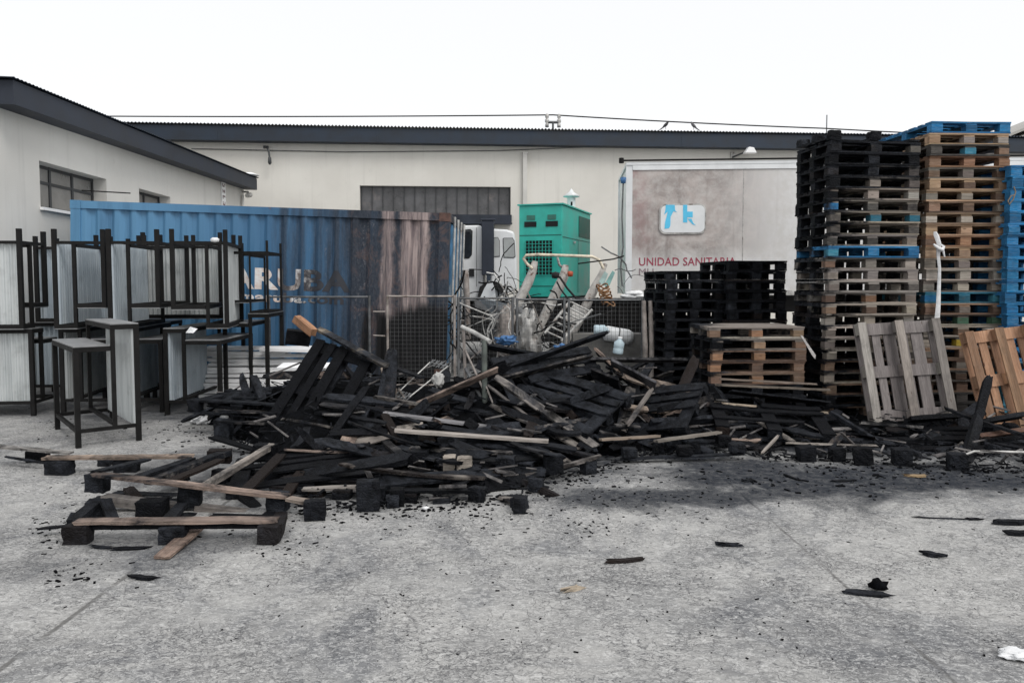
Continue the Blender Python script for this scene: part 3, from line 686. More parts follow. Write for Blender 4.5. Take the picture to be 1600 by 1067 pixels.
for poly in ([(1040, 320.5), (1054, 320.5), (1054.5, 329), (1057.5, 332), (1052, 330.5), (1047.5, 339), (1047, 353), (1045, 357), (1038, 358), (1039, 347), (1041.5, 338), (1043, 331), (1037.5, 336), (1039.5, 328)],
             [(1067, 320.5), (1073.5, 320.5), (1073.5, 331), (1082, 331), (1082, 340), (1073.5, 340), (1073.5, 348), (1067, 348)], [(1074, 342), (1080, 342), (1083, 349), (1087, 352.5), (1082, 351), (1077, 346)]):
    m.prism([rx(*q) for q in poly], -.031, -.027)
m.build('decal', CYAN, wn)
def tr_letters(body, pxa, pxb, pyt, pyb, mat_, bold):
    xa, z0 = rx(pxa, pyb); xb, _ = rx(pxb, pyb); z1 = rx(pxa, pyt)[1]; me = text_mesh(body, 1, bold)
    x0 = min(v.co.x for v in me.vertices); x1 = max(v.co.x for v in me.vertices); cap = max(v.co.y for v in me.vertices)
    for v in me.vertices: v.co = Vector((xa + (v.co.x - x0) / (x1 - x0) * (xb - xa), .005, z0 + v.co.y / cap * (z1 - z0)))
    me.materials.clear(); me.name = 'lettering'; return mobj('lettering', me, mat_, tr)
tr_letters('UNIDAD SANITARIA', 998.5, 1150, 402.5, 415, REDINK, .012)
tr_letters('MU', 998.5, 1021, 419.5, 430.5, GREYINK, 0)
MB().tube([(-.06, -.03, 3.7), (-.08, -.05, 3.0), (-.05, -.02, 2.4), (-.1, -.06, 2.0), (-.06, -.02, 1.6)], .016, 6).build('hose', GREYMETAL, tr)
MB().lathe([(.0, -.07), (.05, -.06), (.06, .05), (0, .07)], (-.06, -.03, rx(977, 282)[1]), 10).build('side_light', BLUEPL, tr)
# ================================================================== steel stall counters with corrugated fronts
def counter(label, corner, rz, at=(0, 0), turn=None, base=0.0, h1=1.0, h2=1.25, w=.62, L=1.3, sw=.25, sheet=None, tops=True, thin=False):
    """local: x across (work top then raised shelf), y along, z up. turn: None, 'end' (about z), 'over_x' / 'over_y' = upside down.
    at = which corner of the turned footprint (fractions of w, L) stands at `corner`."""
    S = Matrix.Identity(4)
    if turn == 'end': S = Matrix.Translation((w, L, 0)) @ Matrix.Rotation(math.pi, 4, 'Z')
    if turn == 'over_x': S = Matrix.Translation((0, L, h2)) @ Matrix.Rotation(math.pi, 4, 'X')
    if turn == 'over_y': S = Matrix.Translation((w, 0, h2)) @ Matrix.Rotation(math.pi, 4, 'Y')
    Rz = Matrix.Rotation(rz, 4, 'Z'); off = Rz @ Vector((at[0] * w, at[1] * L, 0))
    M = Matrix.Translation(Vector((corner.x, corner.y, base)) - off) @ Rz @ S
    t = thing('stall_counter', label, 'stall counter', M=M, group='steel stall counters stacked in the yard')
    q = .028 if thin else .05; h = q / 2
    for (x, y, z) in ((h, h, h1 - q), (h, L - h, h1 - q), (w - h, h, h2 - q), (w - h, L - h, h2 - q)):
        MB().bb((x - h, y - h, 0), (x + h, y + h, z)).build('leg', STEEL, t)
    m = MB(); xi = w - sw
    for y in (h, L - h):
        m.bb((xi - h * .8, y - h * .8, .19), (xi + h * .8, y + h * .8, h2 - q))
        m.bb((q, y - h * .7, .15), (w - q, y + h * .7, .188))
    for x in (h, w - h): m.bb((x - h * .7, q, .15), (x + h * .7, L - q, .188))
    m.bb((xi - h, q, .192), (xi + h, L - q, .222))
    z = h1 - q
    m.bb((0, 0, z), (xi - h, q, h1)); m.bb((0, L - q, z), (xi - h, L, h1)); m.bb((0, q, z), (q, L - q, h1)); m.bb((xi - q - h, q, z), (xi - h, L - q, h1))
    z = h2 - q
    m.bb((xi - h, 0, z), (w, q, h2)); m.bb((xi - h, L - q, z), (w, L, h2)); m.bb((xi - h, q, z), (xi - h + q, L - q, h2)); m.bb((w - q, q, z), (w, L - q, h2))
    m.build('frame', STEEL, t)
    if tops:
        MB().bb((.004, .004, h1 + .001), (xi - h - .004, L - .004, h1 + .012)).build('tabletop', TOPSHEET, t)
        MB().bb((xi - h + .004, .004, h2 + .001), (w - .004, L - .004, h2 + .012)).build('shelf', TOPSHEET, t)
    if sheet:
        m = MB(); n = int((L - q) / .011); vs = []
        for i in range(n + 1):
            y = h + (L - q) * i / n; a = .014 * math.sin(y / .066 * 2 * math.pi); vs += [(w - q - .012 + a, y, .175), (w - q - .012 + a, y, h2 - q)]
        m.add(vs, [(2 * i, 2 * i + 2, 2 * i + 3, 2 * i + 1) for i in range(n)], True); m.build('panel', sheet, t)
    return t
c0, c1 = G(119, 701), G(223, 691)
counter('stall counter standing alone in front of the others with a pale corrugated front', c0, R(40), h1=1.03, h2=1.25, w=.617, L=1.3, sheet=GALVL)
def cr(px, d): p = W(px, 440, d); return p
counter('upright stall counter at the photo edge with a pale corrugated front facing the yard', cr(47, 9.25), R(-84), at=(1, 1), h1=.95, h2=1.1, L=1.35, sheet=GALVL)
counter('upside down stall counter with a bright corrugated front, on the counter at the photo edge', cr(34, 9.15), R(-84), at=(1, 1), turn='over_x', base=1.115, h1=.98, h2=1.24, L=1.35, sheet=GALVL)
counter('upright stall counter hidden in the dark behind the lone front counter', cr(88, 9.4), R(7), turn='end', h1=.95, h2=1.1, sheet=GALVL)
counter('upside down stall counter with bluish sheet, second from the photo edge', cr(82, 9.2), R(8), turn='over_y', base=1.115, h1=.98, h2=1.24, sheet=GALV)
counter('upright stall counter under the torn bluish sheet', cr(172, 9.45), R(5), turn='end', h1=.95, h2=1.1, sheet=GALV)
counter('upside down stall counter with torn bluish sheet beside a thick rusty post', cr(167, 9.2), R(8), turn='over_y', base=1.115, h1=.98, h2=1.24, sheet=GALV)
counter('upright stall counter with dull blue sheet next to the burnt heap', cr(252, 9.3), R(2), turn='end', h1=.95, h2=1.1, w=.72, sheet=GALV)
counter('upside down stall counter with a bright sheet end, topmost beside the container lettering', cr(266, 9.2), R(12), turn='over_x', base=1.115, h1=1.0, h2=1.24, w=.68, sheet=GALVL)
counter('bare upright frame of a stall counter standing against the blue container', cr(346, 10.15), R(4), h1=1.12, h2=1.25, w=.62, L=.9, sheet=None)
counter('thin upside down frame of a stall counter in front of the container lettering', cr(352, 10.15), R(4), turn='over_x', base=1.265, h1=.85, h2=1.0, w=.58, L=.8, thin=True, sheet=None)
counter('upside down stall counter at the back of the row, sheet seen through the front ones', cr(347, 10.7), R(-88), at=(1, 1), turn='over_x', base=1.17, h1=.98, h2=1.24, L=1.15, sheet=GALVL)
counter('upright stall counter at the back of the row under the see-through ones', cr(222, 10.7), R(5), turn='end', h1=.95, h2=1.1, L=.8, sheet=GALV)
counter('upside down stall counter with dull sheet at the back beside the shed window', cr(176, 10.75), R(-86), at=(1, 1), turn='over_x', base=1.115, h1=.98, h2=1.24, L=1.1, sheet=GALV)
counter('upright stall counter in the dark at the back beside the shed', cr(185, 10.8), R(-86), at=(1, 1), h1=.95, h2=1.1, L=1.3, sheet=GALV)
o = MB().add([(0, 0, 0), (.11, -.03, .0), (.15, .0, .05), (.05, .02, .075), (.02, .05, .04)], [(0, 1, 4), (1, 2, 3, 4), (0, 4, 3), (0, 3, 2, 1)]).build('plastic_scrap', RAG); o.location = W(290, 520, 9.12); tag(o, 'white plastic scrap caught on the frame under an upside down counter', 'scrap')
o = MB().lathe([(0, 0), (.05, .01), (.055, .04), (.03, .06), (0, .05)], (0, 0, 0), 7).build('paper_scrap', RAG); o.location = W(336, 379, 9.17); tag(o, 'white scrap stuck on the top rail of an upside down counter', 'scrap')

# stack of white planks behind the counters
rr = random.Random(5)
k = 0
for row in range(14):
    for j in range(2 if row % 3 else 1):
        p = W(rr.uniform(285, 330), 440, 10.72 + .18 * j - .034 * (13 - row)); ln = rr.uniform(1.3, 1.75)
        o = MB().bb((0, 0, 0), (ln, rr.uniform(.12, .17), .042)).build('white_plank', WHITE, None, .004); o.location = (p.x, p.y, row * .053 + rr.uniform(0, .008)); o.rotation_euler = (rr.uniform(-.05, .05), rr.uniform(-.02, .02), rr.uniform(-.03, .06))
        tag(o, 'white painted plank in the flat stack beside the bare counter legs', 'plank', 'white planks stacked before the container'); k += 1
o = MB().bb((0, 0, 0), (1.0, .3, .05)).build('white_plank', WHITE, None, .004); o.location = W(405, 549, 10.4); o.rotation_euler = (0, .03, .05); tag(o, 'wide white board lying apart on dark pallets near the container foot', 'plank', 'white planks stacked before the container')
o = MB().bb((0, 0, 0), (.62, .3, .04)).build('white_plank', WHITE, None, .004); o.location = W(432, 579, 9.2); o.rotation_euler = (0.1, .0, .02); tag(o, 'short white board showing behind the leaning charred pallet', 'plank', 'white planks stacked before the container')

# ================================================================== mesh fence
FD = 11.2
def fence_panel(pa, pb, top, label, meshed, m_=RUSTY, bot=.12):
    a, b = W(pa, top, FD), W(pb, top, FD); t = thing('mesh_fence_panel', label, 'fence panel', (a.x, FD, 0), group='mesh fence panels'); w = b.x - a.x; z = a.z
    for x in (.02, w - .02): MB().tube([(x, 0, 0), (x, 0, z)], .02, 8).build('post', m_, t)
    MB().tube([(.04, 0, z - .02), (w - .04, 0, z - .02)], .016, 6).tube([(.04, 0, bot), (w - .04, 0, bot)], .014, 6).build('rail', m_, t)
    if meshed:
        m = MB(); n = int(w / .06)
        for i in range(1, n): x = w * i / n; m.beam((x, .004, bot), (x, .004, z - .03), .003, .003, (0, 1, 0))
        n2 = int((z - bot) / .06)
        for i in range(1, n2): zz = bot + (z - bot) * i / n2; m.beam((.04, -.004, zz), (w - .04, -.004, zz), .003, .003)
        m.build('wire_mesh', GREYMETAL, t)
fence_panel(418, 579, 462, 'open rusty fence frame against the blue container lettering', False, GREYMETAL)
fence_panel(603, 712, 461, 'mesh fence panel over the burnt black hole in the container', True)
fence_panel(714, 803, 464, 'mesh fence panel in front of the truck', True, GREYMETAL)
fence_panel(806, 884, 466, 'mesh fence panel in front of the generator foot', True, GREYMETAL)
fence_panel(887, 1006, 467, 'mesh fence panel in front of the dark skip and white heater', True, GREYMETAL)
o = MB().tube([W(583, 487, FD), W(602, 487, FD)], .012, 6).tube([W(583, 524, FD), W(602, 525, FD)], .012, 6).build('fence_link', RUSTY); tag(o, 'short rusty rails linking two fence frames before the container', 'rail')
for px in (1008, 1018): 
    p = W(px, 470, 11.0); o = MB().tube([(p.x, p.y, 0), (p.x + .01, p.y, .7), (p.x - .02, p.y, p.z)], [.045, .04, .03], 8).build('fence_post', RUSTY); tag(o, 'bleached post at the fence end, ' + ('nearer the white heater' if px < 1010 else 'nearer the black stack'), 'post')

# ================================================================== burnt equipment behind the fence
def T(name, pts, r, m_, label=None, cat=None, parent=None, n=8):
    o = MB().tube(pts, r, n).build(name, m_, parent)
    if label: tag(o, label, cat)
    return o
def WW(d, *pts): return [W(x, y, d) for x, y in pts]
fr = thing('gym_frame', 'bleached tubular frame with three thick posts and a top bar before the generator', 'tube frame', W(860, 540, 12.8) * 1)
fr.location.z = 0; base = fr.location.copy()
def rel(P): return [p - base for p in P]
T('post', rel(WW(12.8, (836, 408), (833, 422), (826, 440), (806, 480), (796, 545))), [.05, .07, .085, .085, .08], POSTP, parent=fr, n=10)
T('post', rel(WW(12.7, (884, 414), (881, 432), (872, 452), (852, 492), (824, 556))), [.05, .085, .095, .085, .085], POSTP, parent=fr, n=10)
T('post', rel(WW(12.9, (946, 412), (938, 432), (925, 458), (905, 500), (880, 540))), [.04, .06, .085, .09, .08], POSTP, parent=fr, n=10)
T('handrail', rel(WW(12.75, (832, 420), (823, 412), (818, 404), (822, 399), (840, 398), (900, 400), (925, 401), (936, 406), (943, 420))), .026, simple('blistered_cream_paint', (.62, .56, .44), .6, 0, .3, 9, .2, dirt=((.26, .2, .16), .56)), parent=fr)
T('brace', rel(WW(12.75, (871, 402), (874, 414), (882, 420))), .022, PALEMETAL, parent=fr)
T('hose', rel(WW(12.5, (874, 432), (886, 450), (900, 466), (920, 470), (935, 466))), .018, BLACKP, parent=fr)
T('hose', rel(WW(12.45, (870, 440), (876, 452), (890, 470))), .014, BLACKP, parent=fr)
MB().lathe([(0, -.06), (.06, -.05), (.07, .04), (0, .06)], W(868, 430, 12.5) - base, 10).build('knob', BLACKP, fr)
MB().lathe([(0, -.05), (.045, -.04), (.05, .04), (0, .05)], W(891, 428, 12.55) - base, 9).build('reflector', simple('orange_plastic', (.45, .08, .03), .5), fr)
ld = thing('tube_ladder', 'pale tubular ladder frame fallen across the wreckage behind the mesh fence', 'ladder', W(880, 540, 11.9) * 1); ld.location.z = 0; base = ld.location.copy()
ra = [W(851, 521, 11.7), W(893, 468, 12.0)]; rb = [W(877, 533, 11.7), W(925, 484, 12.0)]
T('rail', rel(ra), .024, PALEMETAL, parent=ld); T('rail', rel(rb), .024, PALEMETAL, parent=ld)
for i in range(7):
    t = .06 + i * .147; T('rung', rel([ra[0].lerp(ra[1], t), rb[0].lerp(rb[1], t)]), .016, PALEMETAL, parent=ld)
MB().add(rel([W(880, 500, 11.95), W(897, 474, 12.05), W(918, 484, 12.05), W(900, 512, 11.95), W(880, 500, 12.0), W(897, 474, 12.1), W(918, 484, 12.1), W(900, 512, 12.0)]), [(0, 1, 2, 3), (4, 7, 6, 5), (0, 4, 5, 1), (1, 5, 6, 2), (2, 6, 7, 3), (3, 7, 4, 0)]).build('seat', PALEMETAL, ld)
def sheetpoly(name, d, pts, m_, label, cat, th=.02, tilt=0):
    a = [W(x, y, d + tilt * i) for i, (x, y) in enumerate(pts)]; n = len(a); o_ = Vector((0, th, 0)); c = sum(a, Vector()) / n
    ob = MB().add([p - c for p in a] + [p - c + o_ for p in a], [tuple(range(n)), tuple(range(n, 2 * n))[::-1]] + [(i, (i + 1) % n, (i + 1) % n + n, i + n) for i in range(n)]).build(name, m_)
    ob.location = c; return tag(ob, label, cat)
sheetpoly('sheet_offcut', 13.2, [(749, 468), (757, 450), (764, 439), (769, 440), (773, 450), (775, 468), (770, 478)], WHITEP, 'white rounded sheet metal offcut standing before the truck wheel', 'sheet metal')
sheetpoly('sheet_offcut', 12.6, [(746, 466), (778, 471), (800, 477), (803, 482), (796, 490), (784, 492), (764, 487)], galv_mat('light_sheet', (.45, .5, .54), (.55, .6, .64)), 'light grey sheet metal plate lying low behind the fence before the truck', 'sheet metal', tilt=.03)
sheetpoly('sheet_offcut', 12.3, [(741, 468), (750, 470), (768, 488), (742, 480)], GREYMETAL, 'dark grey folded sheet beside the light plate behind the fence', 'sheet metal')
T('steel_tube', WW(12.0, (716, 473), (745, 485), (768, 494), (772, 500), (769, 512), (764, 520)), .014, PALEMETAL, 'thin pale bent tube hooked over the wreckage behind the fence', 'tube')
T('steel_tube', WW(13.0, (760, 426), (772, 428), (787, 452), (800, 480)), .014, PALEMETAL, 'pale bent tube running down from the truck wheel arch', 'tube')
T('steel_tube', WW(12.9, (787, 468), (793, 439), (803, 452), (804, 470)), .014, PALEMETAL, 'pale tube bent to a narrow peak near the generator corner', 'tube')
T('steel_pipe', WW(12.2, (727, 422), (728, 440), (730, 480), (731, 530)), [.05, .055, .05, .05], RUSTY, 'upright rusty stub pipe beside the container door end', 'pipe', n=10)
T('steel_rod', WW(12.4, (1075 - 172, 412), (958, 405), (975, 400)), .012, STEEL, None) .name = 'steel_rod'
tag(bpy.data.objects[[o.name for o in bpy.data.objects if o.name.startswith('steel_rod')][-1]], 'thin dark rod reaching from the tube frame to the white trailer', 'rod')
# coil
P = []
for i in range(110): a = i * .42; P.append(W(940, 458, 12.5) + Vector((math.cos(a) * .10 + i * .0012, math.sin(a) * .10, .14 - i * .0032 + .03 * math.sin(i * .9))))
T('copper_coil', P, .013, COPPER, 'tangled brown burnt coil beside the thick bleached post', 'coil', n=5)
sheetpoly('glass_strip', 12.6, [(944, 445), (957, 423), (961, 426), (950, 452)], simple('teal_strip', (.22, .42, .40), .4, 0, .3, 4), 'pale teal strip leaning behind the brown coil', 'strip')
sheetpoly('glass_strip', 12.7, [(936, 440), (945, 424), (950, 428), (943, 447)], simple('pale_teal_strip', (.38, .52, .50), .4, 0, .3, 4), 'short paler teal strip beside the thick bleached post', 'strip')
# wire tangles
for (px, py, d, n, sp, label) in ((722, 500, 11.9, 18, 24, 'thin burnt rods and wires tangled beside the container doors'), (790, 500, 12.1, 18, 34, 'pale wires tangled low behind the fence before the truck'), (842, 510, 12.0, 18, 28, 'grey wires tangled round the tube frame posts'), (975, 440, 13.5, 4, 14, 'loose dark wires hanging by the trailer corner'), (770, 440, 13.3, 14, 24, 'dark wires heaped against the truck wheel arch')):
    rr = random.Random(px); m = MB()
    for i in range(n):
        p = W(px + rr.uniform(-sp, sp), py + rr.uniform(-24, 24), d + rr.uniform(-.2, .2)); P = [p]; v = Vector((rr.uniform(-1, 1), rr.uniform(-.4, .4), rr.uniform(-1, .6))).normalized()
        for j in range(9): v = (v + Vector((rr.uniform(-.5, .5), rr.uniform(-.3, .3), rr.uniform(-.55, .4)))).normalized(); P.append(P[-1] + v * rr.uniform(.05, .12)); P[-1].z = max(P[-1].z, .05)
        m.tube(P, rr.choice((.006, .009, .014)), 5)
    o = m.build('wire_tangle', [PALEMETAL, RUSTY, STEEL, GREYMETAL][px % 4] if px not in (790, ) else PALEMETAL); tag(o, label, 'wire tangle')
rr = random.Random(91)
for i, (px, py, lab) in enumerate(((705, 505, 'dark burnt bracket lying by the container doors'), (718, 520, 'burnt steel angle propped by the container doors'), (745, 505, 'burnt flat bar lying below the light sheet plate'), (768, 520, 'burnt flat bar crossing the wreckage behind the fence'), (812, 520, 'bent scorched bar between the tube frame posts'), (838, 490, 'scorched bar leaning on the middle bleached post'), (858, 545, 'scorched bar low under the tube ladder'), (905, 500, 'scorched bar sticking out past the tube ladder'), (930, 495, 'thin scorched bar crossing before the dark skip'), (760, 540, 'charred bar low behind the rusty trestle'))):
    p = W(px, py, 11.9 + rr.uniform(-.3, .4)); v = Vector((rr.uniform(-1, 1), rr.uniform(-.3, .3), rr.uniform(-.5, .7))).normalized(); L_ = rr.uniform(.35, .8); a, b = p - v * L_ / 2, p + v * L_ / 2
    a.z = max(.04, a.z); b.z = max(.04, b.z); o = MB().beam(a, b, rr.uniform(.03, .07), .014).build('steel_bar', (STEEL, RUSTY, PALEMETAL, GREYMETAL)[i % 4], None); tag(o, lab, 'bar', 'scorched bars behind the fence')
# chunks of grey fallen debris wrapped on the posts
def lump(name, c, size, m_, label, cat, seed, amp=.35, sub=4, grp=None):
    bm = bmesh.new(); bmesh.ops.create_icosphere(bm, subdivisions=sub, radius=1)
    for v in bm.verts:
        n1 = noise.noise(v.co * 1.9 + Vector((seed, 0, 0))); n2 = noise.noise(v.co * 5.5 + Vector((0, seed, 0)))
        v.co *= 1 + amp * n1 + amp * .5 * n2; v.co = Vector((v.co.x * size[0], v.co.y * size[1], v.co.z * size[2]))
    
    for f in bm.faces: f.smooth = True
    me = bpy.data.meshes.new(name); bm.to_mesh(me); bm.free(); o = mobj(name, me, m_); o.location = c; return tag(o, label, cat, grp)
lump('melted_upholstery', W(790, 525, 12.2), (.20, .2, .45), RUSTY, 'melted brown padding slumped round a post behind the fence', 'padding', 3, .6)
lump('melted_upholstery', W(826, 525, 12.0), (.17, .2, .42), PALEMETAL, 'pale melted padding slumped below the tube ladder', 'padding', 9, .7)
lump('melted_upholstery', W(800, 500, 12.5), (.3, .2, .22), GREYMETAL, 'dark melted padding heaped between the fence posts', 'padding', 14, .8)
lump('plastic_bag', W(790, 531, 10.9), (.13, .1, .055), BLUEPL, 'crumpled blue plastic bag on the boards by the tall rusty trestle', 'bag', 21, .8)
lump('plastic_bag', W(882, 545, 10.6), (.12, .08, .06), BLUEPL, 'crumpled blue plastic bag behind the long charred boards', 'bag', 27, .8)
# dark skip, white heater, jugs, sacks
a, b = W(868, 470, 12.9), W(1012, 470, 12.9); sk = thing('steel_skip', 'low dark steel skip behind the mesh fence and the white heater', 'skip', (a.x, 12.9, 0)); w = b.x - a.x; z = a.z
MB().bb((0, 0, .05), (w, .03, z)).bb((0, .03, .05), (.03, 1.2, z)).bb((w - .03, .03, .05), (w, 1.2, z)).bb((.03, 1.17, .05), (w - .03, 1.2, z)).bb((.03, .03, .05), (w - .03, 1.17, .1)).build('body', STEEL, sk)
m = MB()
for i in range(8): x = .05 + (w - .16) * i / 7; m.bb((x, -.05, .08), (x + .06, -.001, z - .06))
m.build('rib', STEEL, sk); MB().bb((-.03, -.06, z + .001), (w + .03, 0.06, z + .05)).build('rim', GREYMETAL, sk)
hp = W(944, 520, 11.7); hq = W(990, 528, 11.7); Mx = frame(hq - hp).to_4x4() @ Matrix.Rotation(R(90), 4, 'Y')
ht = thing('water_heater', 'white cylindrical water heater lying on its side behind the fence', 'water heater', hp); r_ = .12; l_ = (hq - hp).length
MB().lathe([(0, 0), (.09, 0), (r_, .03), (r_, l_ * .8), (r_ * .7, l_ * .96), (0, l_)], (0, 0, 0), 24, Mx.to_3x3()).build('tank', WHITEP, ht)
MB().lathe([(r_ + .002, l_ * .45), (r_ + .006, l_ * .455), (r_ + .006, l_ * .49), (r_ + .002, l_ * .495)], (0, 0, 0), 24, Mx.to_3x3()).build('band', GREYMETAL, ht)
p = W(894, 560, 11.9); q = W(1002, 560, 11.9); o = MB().bb((p.x, 11.75, 0), (q.x, 12.1, W(894, 522, 11.75).z)).build('concrete_block', simple('grey_block', (.16, .155, .145), .9, 0, .3, 3, .3)); tag(o, 'low grey concrete block carrying the white heater behind the fence', 'block')
def jug(p, r, h, m_, label, tilt=0, hori=False):
    t = thing('plastic_jug', label, 'jug', p); M3 = Matrix.Rotation(R(90), 3, 'Y') if hori else Matrix.Rotation(tilt, 3, 'Y')
    MB().lathe([(0, 0), (r * .9, 0), (r, h * .06), (r, h * .3), (r * .93, h * .36), (r, h * .42), (r, h * .7), (r * .4, h * .88), (r * .4, h)], (0, 0, 0), 16, M3).build('bottle', m_, t)
    MB().lathe([(r * .43, h * .95), (r * .43, h * 1.05), (0, h * 1.05)], (0, 0, 0), 12, M3).build('cap', WHITEP, t)
jug(W(928, 516, 11.6), .085, .24, PALEPL, 'pale blue plastic jug lying at the end of the white heater', hori=True)
jug(W(965, 553, 10.6), .075, .24, PALEPL, 'pale plastic jug standing behind the long charred boards', .15)
for i, (px, py, s_) in enumerate(((985, 464, .17), (1000, 464, .2), (992, 459, .16))):
    lump('white_sack', W(px, py, 13.3), (s_, .13, .055), RAG, 'pale sack under the trailer corner, ' + ('nearest the hanging wires', 'nearest the black pallet stack', 'topmost of the three')[i], 'sack', 31 + i, .3, 3, 'sacks under the trailer corner')
# ================================================================== pallets
def rough_box(size, seed, amp=.006, cuts=2, erode=0.0):
    bm = bmesh.new(); bmesh.ops.create_cube(bm, size=1)
    bmesh.ops.subdivide_edges(bm, edges=bm.edges[:], cuts=cuts, use_grid_fill=True)
    for v in bm.verts:
        v.co = Vector((v.co.x * size[0], v.co.y * size[1], v.co.z * size[2]))
        e = sum(1 for k in range(3) if abs(abs(v.co[k]) - size[k] / 2) < 1e-5)
        o = Vector((seed * 3.1, seed * 1.7, seed)); nn = noise.noise_vector(v.co * 22 + o)
        v.co += nn * amp
        if e >= 2: v.co *= 1 - erode * (.5 + .5 * noise.noise(v.co * 30 + o))
    me = bpy.data.meshes.new('block'); bm.to_mesh(me); bm.free(); me.materials.append(WOOD); return me
def plank_mesh(Ln, w, t, seed, ragged=0.0, bow=0.0, name='plank', erode=.0):
    rr = random.Random(seed); n = max(4, int(Ln / .09)); m = MB(); vs = []; ring = 8
    for i in range(n + 1):
        u = i / n; x = (u - .5) * Ln
        e = 1.0
        if ragged: 
            d = min(u, 1 - u) * Ln
            e = min(1, .97 - ragged * .5 + d / (.03 + ragged * .22 * (1 + .5 * math.sin(seed))))
        hw = w / 2 * e * (1 - erode * (.5 + .5 * noise.noise(Vector((x * 5, seed, 0))))); hw2 = w / 2 * e * (1 - erode * (.5 + .5 * noise.noise(Vector((x * 5, seed, 9)))))
        ht = t / 2 * (1 - erode * .6 * (.5 + .5 * noise.noise(Vector((x * 7, seed, 4))))) * (.6 + .4 * e)
        z0 = bow * (4 * (u - .5) ** 2 - .3) + erode * .02 * noise.noise(Vector((x * 3, seed, 7))); y0 = erode * .03 * noise.noise(Vector((x * 2.2, seed, 2)))
        j = lambda: rr.uniform(-.0015, .0015) * (1 + 3 * erode)
        xo = [0] * 8
        if i in (0, n) and ragged: xo = [rr.uniform(-.05, .05) * ragged * 1.6 for _ in range(8)]
        pts = [(-hw, -ht), (-hw * .35, -ht), (hw2 * .35, -ht), (hw2, -ht), (hw2, ht), (hw2 * .35, ht), (-hw * .35, ht), (-hw, ht)]
        vs += [(x + xo[k], y0 + pts[k][0] + j(), z0 + pts[k][1] + j()) for k in range(8)]
    fs = []
    for i in range(n):
        for k in range(8): k2 = (k + 1) % 8; fs.append((i * 8 + k, i * 8 + k2, (i + 1) * 8 + k2, (i + 1) * 8 + k))
    fs += [(0, 1, 6, 7), (1, 2, 5, 6), (2, 3, 4, 5)]; b = n * 8; fs += [(b + 0, b + 7, b + 6, b + 1), (b + 1, b + 6, b + 5, b + 2), (b + 2, b + 5, b + 4, b + 3)]
    m.add(vs, fs); me = m.mesh(name); me.materials.append(WOOD); return me

